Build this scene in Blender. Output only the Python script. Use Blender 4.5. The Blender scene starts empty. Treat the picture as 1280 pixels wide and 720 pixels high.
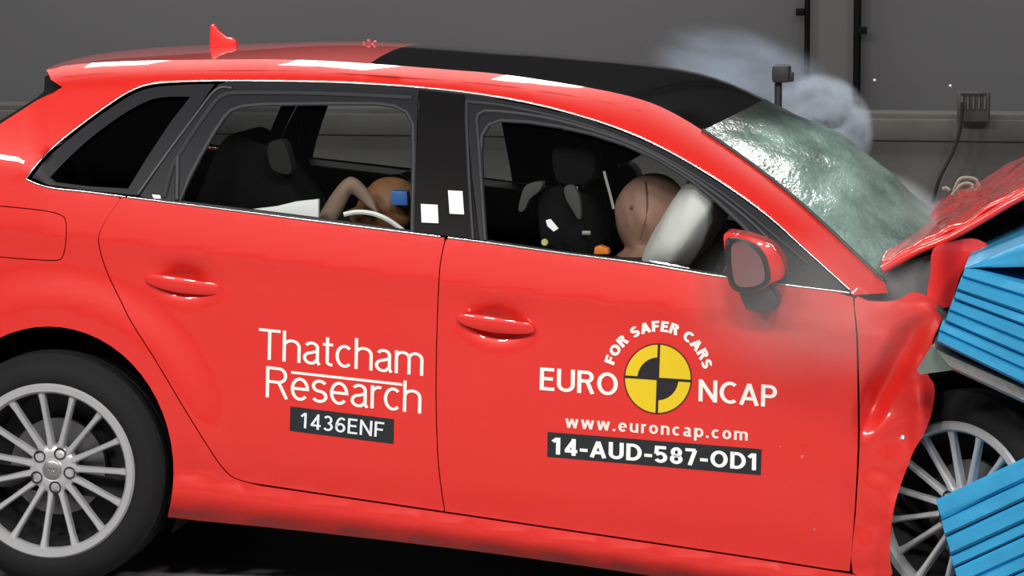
import bpy, bmesh, math, random
import numpy as np
from mathutils import Vector, Matrix, noise
from mathutils.geometry import delaunay_2d_cdt

random.seed(7)
SC = bpy.context.scene
COL = SC.collection

# ------------------------------------------------------------------ camera
FPX = 4700.0                     # focal length in pixels of the 1280x720 frame
VPX, VPY = 1400.0, -140.0        # where the car's sideways axis (+Y) converges in the photograph
CAM_Y = -9.85                    # camera distance from the near flank (Y = 0)
PITCH = math.atan((360 - VPY) / FPX)
YAW = math.atan((VPX - 640) * math.cos(PITCH) / FPX)
sa, ca, sb, cb = math.sin(YAW), math.cos(YAW), math.sin(PITCH), math.cos(PITCH)
FWD = Vector((-sa * cb, ca * cb, -sb))
RGT = Vector((ca, sa, 0.0))
UPV = Vector((-sa * sb, ca * sb, cb))
def ray(px, py):
    return FWD + RGT * ((px - 640) / FPX) + UPV * ((360 - py) / FPX)
TYRE_R = 0.326
_r = ray(62, 589); _t = (0.05 - CAM_Y) / _r.y
CAM = Vector((-ray(640, 400).x * (-CAM_Y / ray(640, 400).y), CAM_Y, TYRE_R - _t * _r.z))
def P(px, py, lat):
    """point seen at a pixel, at a known sideways depth (metres behind the near flank)"""
    r = ray(px, py)
    return CAM + r * ((lat - CAM.y) / r.y)
cam_data = bpy.data.cameras.new('camera')
cam_data.sensor_width = 36.0
cam_data.lens = FPX * 36.0 / 1280.0
cam_data.clip_end = 200
cam = bpy.data.objects.new('camera', cam_data)
COL.objects.link(cam)
M = Matrix((RGT, UPV, -FWD)).transposed().to_4x4()
M.translation = CAM
cam.matrix_world = M
SC.camera = cam

# ------------------------------------------------------------------ world, lamps, exposure
SC.view_settings.view_transform = 'Standard'
SC.view_settings.look = 'None'
SC.view_settings.gamma = 1.0
SC.view_settings.use_curve_mapping = False
SC.view_settings.exposure = 0.0
w = bpy.data.worlds.new('hall_ambient')
SC.world = w
w.use_nodes = True
bg = w.node_tree.nodes['Background']
bg.inputs[0].default_value = (0.80, 0.86, 0.95, 1)
bg.inputs[1].default_value = 0.11

def area(name, loc, aim, sx, sy, power, col=(1, 0.97, 0.92)):
    d = bpy.data.lights.new(name, 'AREA')
    d.shape = 'RECTANGLE'; d.size = sx; d.size_y = sy; d.energy = power; d.color = col
    o = bpy.data.objects.new(name, d)
    COL.objects.link(o)
    o.location = loc
    o.rotation_euler = (Vector(aim) - Vector(loc)).to_track_quat('-Z', 'Y').to_euler()
    return o
# test-hall floodlights: a bank over the car and a bank over the camera side, hung under the ceiling
LAMP_X = (-4.2, -2.85, -1.5, -0.15, 1.2, 2.55)
for x in LAMP_X:
    area('ceiling_floodlight', (x, 4.6, 5.7), (x, 4.2, 0), 0.55, 1.9, 85)
for i, x in enumerate((-4.2, -1.4, 1.4, 4.2)):
    area('side_floodlight', (x, -6.2, 5.2), (x * 0.35, 0, 0.7), 1.3, 0.6, 218)

# ------------------------------------------------------------------ materials
MATS = {}
def mat(name, col=(0.5, 0.5, 0.5), rough=0.5, metal=0.0, coat=0.0, spec=0.5, bump=None, var=None, **kw):
    if name in MATS: return MATS[name]
    m = bpy.data.materials.new(name); m.use_nodes = True
    nt = m.node_tree; b = nt.nodes['Principled BSDF']
    b.inputs['Base Color'].default_value = (*col, 1)
    b.inputs['Roughness'].default_value = rough
    b.inputs['Metallic'].default_value = metal
    b.inputs['Specular IOR Level'].default_value = spec
    b.inputs['Coat Weight'].default_value = coat
    b.inputs['Coat Roughness'].default_value = kw.get('coat_rough', 0.03)
    if 'emit' in kw:
        b.inputs['Emission Color'].default_value = (*col, 1)
        b.inputs['Emission Strength'].default_value = kw['emit']
    tc = nt.nodes.new('ShaderNodeTexCoord')
    if var:
        sc_, amt, det = var
        n = nt.nodes.new('ShaderNodeTexNoise'); n.inputs['Scale'].default_value = sc_; n.inputs['Detail'].default_value = det
        nt.links.new(tc.outputs['Object'], n.inputs['Vector'])
        r = nt.nodes.new('ShaderNodeMapRange')
        r.inputs['From Min'].default_value = 0.3; r.inputs['From Max'].default_value = 0.7
        r.inputs['To Min'].default_value = 1 - amt; r.inputs['To Max'].default_value = 1 + amt
        nt.links.new(n.outputs['Fac'], r.inputs['Value'])
        mx = nt.nodes.new('ShaderNodeMix'); mx.data_type = 'RGBA'; mx.blend_type = 'MULTIPLY'
        mx.inputs['Factor'].default_value = 1
        mx.inputs['A'].default_value = (*col, 1)
        nt.links.new(r.outputs['Result'], mx.inputs['B'])
        nt.links.new(mx.outputs['Result'], b.inputs['Base Color'])
    if bump:
        sc_, st, det = bump
        n = nt.nodes.new('ShaderNodeTexNoise'); n.inputs['Scale'].default_value = sc_; n.inputs['Detail'].default_value = det
        nt.links.new(tc.outputs['Object'], n.inputs['Vector'])
        bp = nt.nodes.new('ShaderNodeBump'); bp.inputs['Strength'].default_value = st; bp.inputs['Distance'].default_value = 0.01
        nt.links.new(n.outputs['Fac'], bp.inputs['Height'])
        nt.links.new(bp.outputs['Normal'], b.inputs['Normal'])
    MATS[name] = m
    return m

RED = mat('red_car_paint', (0.74, 0.022, 0.016), 0.42, coat=1.0, spec=0.35)
BLACKGLOSS = mat('black_glass_roof', (0.006, 0.006, 0.007), 0.07, spec=0.3)
FRAME = mat('dark_window_frame', (0.013, 0.014, 0.018), 0.5, spec=0.25)
SEAL = mat('grey_rubber_seal', (0.045, 0.048, 0.054), 0.55, spec=0.3)
PILLAR = mat('gloss_black_pillar', (0.005, 0.0045, 0.005), 0.5, spec=0.12)
CHROME = mat('chrome_strip', (0.80, 0.80, 0.78), 0.22, metal=1.0)
SILVER = mat('silver_wheel', (0.50, 0.51, 0.53), 0.33, metal=0.3, bump=(60, 0.05, 2))
DARKMETAL = mat('dark_metal', (0.05, 0.05, 0.055), 0.5, metal=0.6)
DISCM = mat('brake_disc_metal', (0.22, 0.22, 0.23), 0.4, metal=0.9)
RUBBER = mat('tyre_rubber', (0.0145, 0.0145, 0.0155), 0.8, spec=0.2, bump=(90, 0.15, 3))
TRIM = mat('interior_trim', (0.007, 0.006, 0.0065), 0.8, spec=0.2, bump=(150, 0.1, 2))
SEATM = mat('seat_cloth', (0.006, 0.0053, 0.006), 0.95, spec=0.15, bump=(220, 0.2, 2))
SEATG = mat('seat_grey', (0.06, 0.06, 0.06), 0.8)
LINER = mat('wheel_arch_liner', (0.018, 0.017, 0.018), 0.9)
WHITE = mat('white_vinyl', (0.92, 0.90, 0.86), 0.5)
WHITECARD = mat('white_target_card', (0.95, 0.95, 0.95), 0.6)
YELLOW = mat('emblem_yellow', (0.80, 0.58, 0.012), 0.45)
BLACKV = mat('emblem_black', (0.014, 0.010, 0.012), 0.5)
PLATE = mat('plate_charcoal', (0.017, 0.022, 0.025), 0.6, spec=0.3)
BROWNRING = mat('emblem_outline', (0.13, 0.012, 0.010), 0.5)
TAN = mat('dummy_skin', (0.34, 0.185, 0.135), 0.62, var=(14, 0.12, 3))
SHIRT = mat('dummy_shirt', (0.02, 0.017, 0.018), 0.9)
AIRBAG = mat('airbag_fabric', (0.80, 0.78, 0.76), 0.85, bump=(30, 0.15, 3))
BLUE = mat('barrier_blue', (0.030, 0.30, 0.56), 0.42, var=(9, 0.10, 3), bump=(25, 0.25, 3))
ALU = mat('barrier_aluminium', (0.42, 0.43, 0.42), 0.35, metal=0.8, bump=(40, 0.5, 3))

def glass(name, tint, refl=1.0, crackle=False):
    m = bpy.data.materials.new(name); m.use_nodes = True
    nt = m.node_tree
    for n in list(nt.nodes): nt.nodes.remove(n)
    out = nt.nodes.new('ShaderNodeOutputMaterial')
    tr = nt.nodes.new('ShaderNodeBsdfTransparent'); tr.inputs[0].default_value = (*tint, 1)
    gl = nt.nodes.new('ShaderNodeBsdfGlossy'); gl.inputs['Roughness'].default_value = 0.02
    fr = nt.nodes.new('ShaderNodeFresnel'); fr.inputs[0].default_value = 1.45
    mu = nt.nodes.new('ShaderNodeMath'); mu.operation = 'MULTIPLY'; mu.inputs[1].default_value = refl
    mix = nt.nodes.new('ShaderNodeMixShader')
    nt.links.new(fr.outputs[0], mu.inputs[0]); nt.links.new(mu.outputs[0], mix.inputs[0])
    nt.links.new(tr.outputs[0], mix.inputs[1]); nt.links.new(gl.outputs[0], mix.inputs[2])
    nt.links.new(mix.outputs[0], out.inputs[0])
    return m
GLASS = glass('clear_side_glass', (0.86, 0.89, 0.88))
GLASSP = glass('privacy_glass', (0.50, 0.52, 0.53))

# ------------------------------------------------------------------ helpers
def smooth(pts, step=None, closed=False, n=8):
    """Catmull-Rom through the points"""
    pts = [tuple(p) for p in pts]; out = []
    N = len(pts)
    segs = N if closed else N - 1
    for i in range(segs):
        if closed:
            p0, p1, p2, p3 = pts[i - 1], pts[i], pts[(i + 1) % N], pts[(i + 2) % N]
        else:
            p0 = pts[max(i - 1, 0)]; p1 = pts[i]; p2 = pts[i + 1]; p3 = pts[min(i + 2, N - 1)]
        for k in range(n):
            t = k / n
            out.append(tuple(0.5 * (2 * b + (c - a) * t + (2 * a - 5 * b + 4 * c - d) * t * t + (3 * b - a - 3 * c + d) * t ** 3)
                             for a, b, c, d in zip(p0, p1, p2, p3)))
    if not closed: out.append(pts[-1])
    return out
def curve_fn(pts):
    s = np.array(smooth(pts))
    xs, ys = s[:, 0], s[:, 1]
    l = (ys[1] - ys[0]) / (xs[1] - xs[0]); r = (ys[-1] - ys[-2]) / (xs[-1] - xs[-2])
    x0, y0, x1, y1 = xs[0], ys[0], xs[-1], ys[-1]
    def f(x):
        if x < x0: return y0 + l * (x - x0)
        if x > x1: return y1 + r * (x - x1)
        return float(np.interp(x, xs, ys))
    return f
def resample(loop, step):
    out = []; N = len(loop)
    for i in range(N):
        a, b = loop[i], loop[(i + 1) % N]
        L = math.hypot(b[0] - a[0], b[1] - a[1])
        if L < 0.4: continue
        k = max(1, int(round(L / step)))
        for j in range(k):
            t = j / k
            out.append((a[0] + (b[0] - a[0]) * t, a[1] + (b[1] - a[1]) * t))
    return out
def inside_mask(P2, loop):
    x, y = P2[:, 0], P2[:, 1]; res = np.zeros(len(P2), bool)
    N = len(loop)
    for i in range(N):
        x1, y1 = loop[i]; x2, y2 = loop[(i + 1) % N]
        if y1 == y2: continue
        c = ((y1 > y) != (y2 > y)) & (x < (x2 - x1) * (y - y1) / (y2 - y1) + x1)
        res ^= c
    return res
def tri2d(loop, holes=(), step=12):
    loops = [resample(loop, step)] + [resample(h, step) for h in holes]
    verts = []; edges = []
    for L in loops:
        o = len(verts); verts += L
        edges += [(o + i, o + (i + 1) % len(L)) for i in range(len(L))]
    B = np.array(verts)
    x0, y0 = B.min(0); x1, y1 = B.max(0)
    gx, gy = np.meshgrid(np.arange(x0 + step / 2, x1, step), np.arange(y0 + step / 2, y1, step))
    G = np.stack([gx.ravel(), gy.ravel()], 1)
    if len(G):
        k = inside_mask(G, loops[0])
        for h in loops[1:]: k &= ~inside_mask(G, h)
        G = G[k]
    if len(G):
        d = np.full(len(G), 1e9)
        for b in B: d = np.minimum(d, (G[:, 0] - b[0]) ** 2 + (G[:, 1] - b[1]) ** 2)
        G = G[d > (0.55 * step) ** 2]
    allv = [Vector((float(a), float(b))) for a, b in verts] + [Vector((float(a), float(b))) for a, b in G]
    vv, ee, ff, *_ = delaunay_2d_cdt(allv, edges, [], 0, 1e-5)
    V = np.array([(v.x, v.y) for v in vv])
    F = [tuple(f) for f in ff]
    C = np.array([V[list(f)].mean(0) for f in F])
    k = inside_mask(C, loops[0])
    for h in loops[1:]: k &= ~inside_mask(C, h)
    F = [f for f, q in zip(F, k) if q]
    return V, F, loops

class Mesh:
    def __init__(s): s.v = []; s.f = []; s.n = []; s.m = []
    def add(s, pts, faces, normals=None, mi=0):
        o = len(s.v); s.v += [Vector(p) for p in pts]
        s.n += [Vector(n) for n in normals] if normals is not None else [None] * len(pts)
        s.f += [tuple(i + o for i in f) for f in faces]; s.m += [mi] * len(faces)
def link_mesh(name, verts, faces, mats, parent=None, smooth_=True, origin=None, normals=None, mi=None, autosmooth=None):
    me = bpy.data.meshes.new(name)
    me.from_pydata([tuple(v) for v in verts], [], faces)
    if not isinstance(mats, (list, tuple)): mats = [mats]
    for m in mats: me.materials.append(m)
    if mi is not None: me.polygons.foreach_set('material_index', mi)
    me.polygons.foreach_set('use_smooth', [smooth_] * len(me.polygons))
    me.update()
    if normals is not None:
        me.normals_split_custom_set_from_vertices([tuple(n) for n in normals])
    elif autosmooth:
        me.set_sharp_from_angle(angle=math.radians(autosmooth))
    o = bpy.data.objects.new(name, me)
    COL.objects.link(o)
    if parent: o.parent = parent
    return o
ROOTS = {}
def thing(name, label, cat, loc, group=None):
    o = bpy.data.objects.new(name, None); COL.objects.link(o)
    o.empty_display_size = 0.1
    o.location = loc
    o['label'] = label; o['category'] = cat
    if group: o['group'] = group
    return o
def tag(o, label, cat, group=None, kind=None):
    if label: o['label'] = label
    if cat: o['category'] = cat
    if group: o['group'] = group
    if kind: o['kind'] = kind
    return o
def base_of(parent):
    """world position of the thing a part hangs from (parts themselves sit at the thing's origin)"""
    while parent is not None and parent.parent is not None: parent = parent.parent
    return Vector(parent.location) if parent else Vector((0, 0, 0))

def panel(name, loop, latf, m, parent, step=12, thick=0.014, holes=(), off=0.0, back=False):
    """sheet-metal panel: outline in the side view, real depth from latf, folded edges"""
    V, F, loops = tri2d(loop, holes, step)
    b = base_of(parent)
    def S(x, y): return P(x, y, latf(x, y) + off)
    pts = []; nrm = []
    e = 1.5
    for x, y in V:
        p = S(x, y)
        n = (S(x + e, y) - S(x - e, y)).cross(S(x, y - e) - S(x, y + e)).normalized()
        if n.y > 0: n = -n
        pts.append(p - b); nrm.append(n)
    faces = []
    for f in F:
        q = (pts[f[1]] - pts[f[0]]).cross(pts[f[2]] - pts[f[0]])
        faces.append(f if q.dot(nrm[f[0]]) > 0 else f[::-1])
    if thick:
        for L in loops:
            A = np.array(L)
            cen = A.mean(0)
            for i in range(len(L)):
                x0, y0 = L[i]; x1, y1 = L[(i + 1) % len(L)]
                a, c = S(x0, y0) - b, S(x1, y1) - b
                d = Vector((0, thick, 0))
                q = (c - a).cross(d).normalized()
                o = len(pts)
                pts += [a, c, c + d, a + d]; nrm += [q] * 4
                faces.append((o, o + 1, o + 2, o + 3))
    return link_mesh(name, pts, faces, m, parent, True, normals=nrm)

def tube(name, pts, r, m, parent, n=8, closed=False, caps=True):
    b = base_of(parent)
    pts = [Vector(p) - b for p in pts]
    N = len(pts); V = []; F = []
    up = Vector((0, 0, 1))
    rr = r if isinstance(r, (list, tuple)) else [r] * N
    prev = None
    for i, p in enumerate(pts):
        t = (pts[(i + 1) % N] - pts[i - 1]) if closed else (pts[min(i + 1, N - 1)] - pts[max(i - 1, 0)])
        t.normalize()
        a = prev if prev is not None else (up if abs(t.z) < 0.9 else Vector((1, 0, 0)))
        s = t.cross(a).normalized(); u = s.cross(t).normalized(); prev = u
        for k in range(n):
            q = 2 * math.pi * k / n
            V.append(p + (s * math.cos(q) + u * math.sin(q)) * rr[i])
    for i in range(N if closed else N - 1):
        j = (i + 1) % N
        for k in range(n):
            F.append((i * n + k, i * n + (k + 1) % n, j * n + (k + 1) % n, j * n + k))
    if not closed and caps:
        F.append(tuple(range(n))[::-1]); F.append(tuple((N - 1) * n + k for k in range(n)))
    return link_mesh(name, V, F, m, parent, True, autosmooth=50)

def finish_bm(name, bm, m, parent, smooth_=True, autosmooth=40, world=True):
    if world:
        bmesh.ops.translate(bm, verts=bm.verts, vec=-base_of(parent))
    bmesh.ops.recalc_face_normals(bm, faces=bm.faces)
    me = bpy.data.meshes.new(name); bm.to_mesh(me); bm.free()
    for q in (m if isinstance(m, (list, tuple)) else [m]): me.materials.append(q)
    me.polygons.foreach_set('use_smooth', [smooth_] * len(me.polygons))
    me.update()
    if autosmooth: me.set_sharp_from_angle(angle=math.radians(autosmooth))
    o = bpy.data.objects.new(name, me); COL.objects.link(o)
    if parent: o.parent = parent
    return o
def prism(name, loop, lat0, lat1, m, parent, bevel=0.0, seg=2, latref=None, smoothit=False):
    """solid with a side-view outline (pixels read at depth latref), spanning lat0..lat1"""
    if smoothit: loop = smooth(loop, closed=True, n=5)
    lr = (lat0 if latref is None else latref)
    bm = bmesh.new()
    A = [P(x, y, lr) for x, y in loop]
    va = [bm.verts.new((p.x, lat0, p.z)) for p in A]
    vb = [bm.verts.new((p.x, lat1, p.z)) for p in A]
    N = len(A)
    bm.faces.new(va); bm.faces.new(vb[::-1])
    for i in range(N):
        bm.faces.new((va[i], vb[i], vb[(i + 1) % N], va[(i + 1) % N]))
    if bevel:
        bmesh.ops.recalc_face_normals(bm, faces=bm.faces)
        ed = [e for e in bm.edges if e.is_manifold and e.calc_face_angle() > 0.6]
        bmesh.ops.bevel(bm, geom=ed, offset=bevel, segments=seg, profile=0.6, affect='EDGES', clamp_overlap=True)
    return finish_bm(name, bm, m, parent)
def box_bm(bm, c, s, rot=None, bevel=0.0, seg=2):
    r = bmesh.ops.create_cube(bm, size=1.0)
    vs = r['verts']
    mt = Matrix.Translation(c) @ (rot.to_4x4() if rot is not None else Matrix.Identity(4)) @ Matrix.Diagonal((*s, 1))
    bmesh.ops.transform(bm, verts=vs, matrix=mt)
    if bevel:
        ed = list({e for v in vs for e in v.link_edges})
        bmesh.ops.bevel(bm, geom=ed, offset=bevel, segments=seg, profile=0.6, affect='EDGES', clamp_overlap=True)
def box(name, c, s, m, parent=None, rot=None, bevel=0.0, seg=2):
    bm = bmesh.new(); box_bm(bm, Vector(c), s, rot, bevel, seg)
    return finish_bm(name, bm, m, parent)
def lathe(name, prof, m, parent, loc, rot=None, n=64, mi=None):
    """profile (radius, axial); axis along local -Y (axial positive = outward, towards -Y)"""
    V = []; F = []; MI = []
    b = base_of(parent)
    R = rot if rot is not None else Matrix.Identity(3)
    for k in range(n):
        q = 2 * math.pi * k / n
        for (r, a) in prof:
            V.append(R @ Vector((r * math.cos(q), -a, r * math.sin(q))) + Vector(loc) - b)
    L = len(prof)
    for k in range(n):
        j = (k + 1) % n
        for i in range(L - 1):
            F.append((k * L + i, j * L + i, j * L + i + 1, k * L + i + 1))
    return link_mesh(name, V, F, m, parent, True, autosmooth=35)
def copy_tree(o, parent=None, fn=None):
    c = o.copy(); COL.objects.link(c)
    if parent is not None: c.parent = parent
    if fn: fn(c)
    for ch in list(o.children): copy_tree(ch, c)
    return c

# ------------------------------------------------------------------ the hall
WALL_Y = 6.0
def struct(o): o['kind'] = 'structure'; return o
WALLM = mat('wall_grey', (0.075, 0.076, 0.081), 0.8, var=(0.35, 0.10, 3), bump=(8, 0.03, 4))
WALLM2 = mat('wall_grey_light', (0.105, 0.105, 0.105), 0.8, var=(0.4, 0.08, 3))
UPPERM = mat('unseen_upper_wall_dark', (0.012, 0.012, 0.013), 0.9, spec=0.15)
KERBM = mat('kerb_concrete', (0.062, 0.060, 0.058), 0.85, var=(3, 0.25, 5), bump=(30, 0.2, 4))
FLOORM = mat('floor_dark', (0.22, 0.205, 0.21), 0.6, var=(1.3, 0.35, 5), bump=(14, 0.1, 4))
CEILM = mat('ceiling_dark', (0.05, 0.05, 0.055), 0.9)
struct(box('floor', (0, 0, -0.05), (24, 26, 0.10), FLOORM))
struct(box('ceiling', (0, 0, 7.05), (24, 26, 0.10), CEILM))
wall = struct(box('wall_back', (0, WALL_Y + 0.20, 3.5), (24, 0.2, 7.0), mat('wall_gap', (0.004, 0.004, 0.004), 0.9, spec=0.1)))
def wx(px, y=WALL_Y): return P(px, 60, y).x
edges_px = [(-2400, 1006), (1010, 1068), (1073, 3300)]
for a, b_ in edges_px:
    x0, x1 = wx(a), wx(b_)
    box('wall_panel', ((x0 + x1) / 2, WALL_Y + 0.05, 0.95), (x1 - x0, 0.1, 1.9), WALLM2 if a == 1010 else WALLM, wall, bevel=0.004, seg=1)
    box('unseen_upper_panel', ((x0 + x1) / 2, WALL_Y + 0.05, 4.455), (x1 - x0, 0.1, 5.09), UPPERM, wall, bevel=0.004, seg=1)   # unseen upper wall, made black so the glass roof reflects dark
# raised concrete plinth along the foot of the wall
ztop = P(1180, 142, WALL_Y - 0.25).z
zb = P(1180, 176, WALL_Y - 0.25).z
kerb = struct(box('trim_1', (0, WALL_Y - 0.125, ztop / 2), (22, 0.25, ztop), KERBM, bevel=0.01))
box('ledge', (0, WALL_Y - 0.26, (P(1180, 150, WALL_Y - 0.3).z + zb) / 2), (22, 0.03, P(1180, 150, WALL_Y - 0.3).z - zb), mat('kerb_ledge', (0.066, 0.063, 0.060), 0.85, var=(4, 0.2, 4)), kerb, bevel=0.008)

def wpost(px0, px1, ybot, clamp, label):
    xa, xb = wx(px0, 5.9), wx(px1, 5.9)
    o = box('wall_post', ((xa + xb) / 2, 5.945, (7.0 + ztop) / 2), (xb - xa, 0.09, 7.0 - ztop - 0.01), mat('post_black', (0.0025, 0.0025, 0.003), 0.8, spec=0.1), None, bevel=0.004, seg=1)
    zt = P(clamp[0], clamp[1], 5.9).z
    box('clamp', (wx(clamp[0], 5.9), 5.90, zt), (0.035, 0.05, 0.03), MATS['post_black'], o, bevel=0.005)
    return tag(o, label, 'post')
# ------------------------------------------------------------------ car: side-view curves (photograph pixels)
TOP = curve_fn([(-40, 150), (20, 108), (58, 87), (100, 80), (150, 77), (230, 75), (330, 74), (400, 76), (481, 81), (560, 87), (628, 93), (733, 109),
                (800, 124), (843, 142), (890, 171), (940, 206), (985, 241), (1030, 281), (1070, 319), (1105, 352)])
CHTOP_PTS = [(33, 222), (60, 190), (100, 157), (140, 128), (165, 113), (190, 105), (230, 102), (300, 101), (420, 103), (520, 109), (600, 118), (680, 133), (760, 156),
             (830, 186), (900, 227), (960, 270), (1010, 315), (1062, 362)]
CHTOP = curve_fn(CHTOP_PTS)
BELT_PTS = [(33, 224), (60, 234), (110, 240), (157, 246), (300, 264), (400, 277), (520, 292), (600, 302), (700, 316), (800, 329), (905, 346), (1062, 366)]
BELT = curve_fn([(-330, 178)] + BELT_PTS)
CREASE = curve_fn([(-330, 247), (80, 295), (365, 329), (640, 364), (865, 389), (1070, 419), (1250, 445)])
DBOT = curve_fn([(-330, 515), (200, 588), (325, 607), (657, 656), (966, 702), (1110, 725)])
SBOT = curve_fn([(-330, 590), (160, 641), (220, 648), (400, 666), (640, 695), (900, 733), (1120, 770)])
def ss(a, b, x):
    t = min(1, max(0, (x - a) / (b - a))); return t * t * (3 - 2 * t)
SEC = curve_fn([(0, .019), (.15, .0158), (.4, .0105), (.7, .0048), (.92, .0012), (1.0, .0008), (1.05, .0045), (1.13, .0088), (1.3, .0120), (1.5, .0130), (1.7, .0125), (1.85, .0145), (1.95, .019), (2.0, .021),
                (2.15, .0165), (2.4, .012), (2.6, .018), (2.8, .036), (3.0, .075)])
def gauss(px, py, cx, cy, sx, sy, slope=0.12):
    dx = px - cx; dy = py - cy - slope * dx
    return math.exp(-(dx / sx) ** 2 - (dy / sy) ** 2)
def LAT(px, py):
    """depth of the body skin behind the near-most plane"""
    yb = BELT(px)
    plan = 0.13 * ((px - 520) / 800) ** 2 if px < 520 else 0.055 * ((px - 520) / 560) ** 2
    if py <= yb:
        h = (yb - py) / 460.0
        sm = 0.05 * ss(70, 25, px)
        h = math.sqrt(h * h + sm * sm) - sm
        d = 0.019 + 0.46 * h + 0.32 * h * h
        T = TOP(px); wd = 28.0 + (CHTOP(px) - T - 28.0) * ss(165, 240, px)
        d += 0.054 * max(0, min(1.2, 1 - (py - T) / wd)) ** 1.8
    else:
        yc, yd, ys = CREASE(px), DBOT(px), SBOT(px)
        if py < yc: v = (py - yb) / (yc - yb)
        elif py < yd: v = 1 + (py - yc) / (yd - yc)
        else: v = 2 + (py - yd) / (ys - yd)
        d = SEC(min(v, 3)) + max(0, v - 3) * 0.1
        r = math.hypot((px - 60) / 0.9, py - 590)
        d -= 0.020 * ss(262, 205, r)
        d += 0.034 * gauss(px, py, 231, 350, 27, 16) + 0.034 * gauss(px, py, 621, 403, 30, 17)
        if px > 1030:                       # crumpled front end
            k = ss(1030, 1130, px)
            t = (py - 400) / 120.0
            cx = 1148 - 62 * t
            d += 0.055 * ss(1060, 1090, px) * math.exp(-((px - cx) / 17) ** 2) * ss(385, 440, py) * ss(560, 500, py)
            d -= 0.030 * math.exp(-((px - 1150) / 14) ** 2 - ((py - 515) / 60) ** 2)
            d += k * 0.028 * (noise.noise(Vector((px * 0.021, py * 0.017, 3.1))))
            d += k * 0.004 * (noise.noise(Vector((px * 0.05, py * 0.04, 8.1))))
    return d + plan

HALF_W = 0.893
CAR0 = Vector((P(62, 590, 0.1).x, HALF_W, 0.0))
car = thing('car', 'red five-door hatchback with crumpled front and black glass roof, striking the blue barrier', 'car', CAR0)
MIRROR = []      # parts that get a twin on the far side

# ---- side panel: roof rail, pillars, rear quarter and sill in one pressing
seam_rear = [(150, 249), (143, 259), (131, 277), (123.5, 293), (123.5, 309), (131, 335), (141.5, 359), (151, 378), (164, 404), (195, 453), (235, 520), (266, 569), (280, 588), (292, 598), (311, 604)]
G = 0.7
top_line = [(x, TOP(x)) for x in list(range(58, 1106, 12)) + [1105]]
ch_line = [(x, y + 0) for x, y in smooth(CHTOP_PTS, n=4)]
arch = [(60 + 157 * math.cos(math.radians(a)), 590 - 182 * math.sin(math.radians(a))) for a in range(-18, 199, 6)]
loop = top_line + [(1110, 366), (1066, 369)] + ch_line[::-1] + smooth([(33, 225), (60, 235), (110, 241), (148, 246)], n=3) \
    + smooth(seam_rear, n=3) + [(x, DBOT(x) + 0.5) for x in range(325, 1110, 30)] + [(1108, DBOT(1108)), (1108, SBOT(1108))] \
    + [(x, SBOT(x)) for x in range(1090, 225, -30)] + [arch[0]] + arch[1:] + [(-115, 640), (-240, 622), (-262, 560), (-268, 400), (-230, 290), (-110, 222), (0, 155), (45, 126), (78, 109), (64, 100)]
flap = smooth([(-60, 252), (0, 257), (50, 262), (76, 268), (83, 278), (83, 300), (80, 318), (72, 326), (40, 325), (0, 322), (-60, 316), (-66, 290)], closed=True, n=3)
side = panel('side_panel', loop, LAT, RED, car, step=11, holes=[flap])
MIRROR.append(side)
side_in = panel('inner_lining', loop, LAT, TRIM, car, step=16, thick=0, off=0.022)
MIRROR.append(side_in)
def shrink(loop, k):
    A = np.array(loop); N = len(A); out = []
    area = 0.5 * np.sum(A[:, 0] * np.roll(A[:, 1], -1) - np.roll(A[:, 0], -1) * A[:, 1])
    sgn = 1 if area > 0 else -1
    for i in range(N):
        t = A[(i + 1) % N] - A[i - 1]; L = np.hypot(*t) + 1e-9
        n = np.array([-t[1], t[0]]) / L * sgn
        out.append(tuple(A[i] + n * k))
    return out
fl = panel('fuel_flap', shrink(flap, 1.3), LAT, RED, car, step=11, off=0.0006)
MIRROR.append(fl)

# ---- doors (skin below the belt line)
seam_front = [(557, 297.5), (552, 320), (549, 345), (546, 420), (545, 500), (548, 580), (556, 640)]
sf = smooth(seam_front, n=4)
sr = smooth(seam_rear, n=3)
belt_r = [(x, BELT(x) + 1) for x in range(152, 556, 20)] + [(555, BELT(555) + 1)]
rear_door_loop = belt_r + [(x - G, y) for x, y in sf[1:-1]] + [(555, DBOT(555) - 2)] + [(x, DBOT(x) - 2) for x in range(530, 325, -30)] \
    + [(x + 1.2, y - 1.1) for x, y in sr[::-1][:-1]]
belt_f = [(x, BELT(x) + 1) for x in range(560, 1064, 21)]
front_edge = [(1066, 372), (1070, 420), (1072, 500), (1072, 560), (1068, 640), (1062, 714)]
front_door_loop = belt_f + smooth(front_edge, n=3) + [(x, DBOT(x) - 2) for x in range(1040, 570, -30)] + [(558, DBOT(558) - 2)] + [(x + G, y) for x, y in sf[::-1][:-1]]
rear_door = panel('rear_door', rear_door_loop, LAT, RED, car, step=9)
front_door = panel('front_door', front_door_loop, LAT, RED, car, step=9)
# ---- crumpled fender
def FLAT(x, y): return LAT(x, max(y, BELT(x) + 2))
fender_loop = [(1068.5, 373), (1085, 376), (1108, 377), (1124, 374), (1138, 366), (1150, 367), (1164, 373), (1178, 386), (1176, 402), (1168, 420), (1163, 440), (1160, 468), (1168, 482), (1166, 510), (1157, 538),
               (1143, 562), (1131, 592), (1120, 625), (1114, 660), (1112, 700), (1112, 722), (1066, 716), (1070, 640), (1074.5, 560), (1074.5, 500), (1072.5, 420)]
fender = panel('front_fender', smooth(fender_loop, closed=True, n=3), FLAT, RED, car, step=6, thick=0.02)

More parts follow.
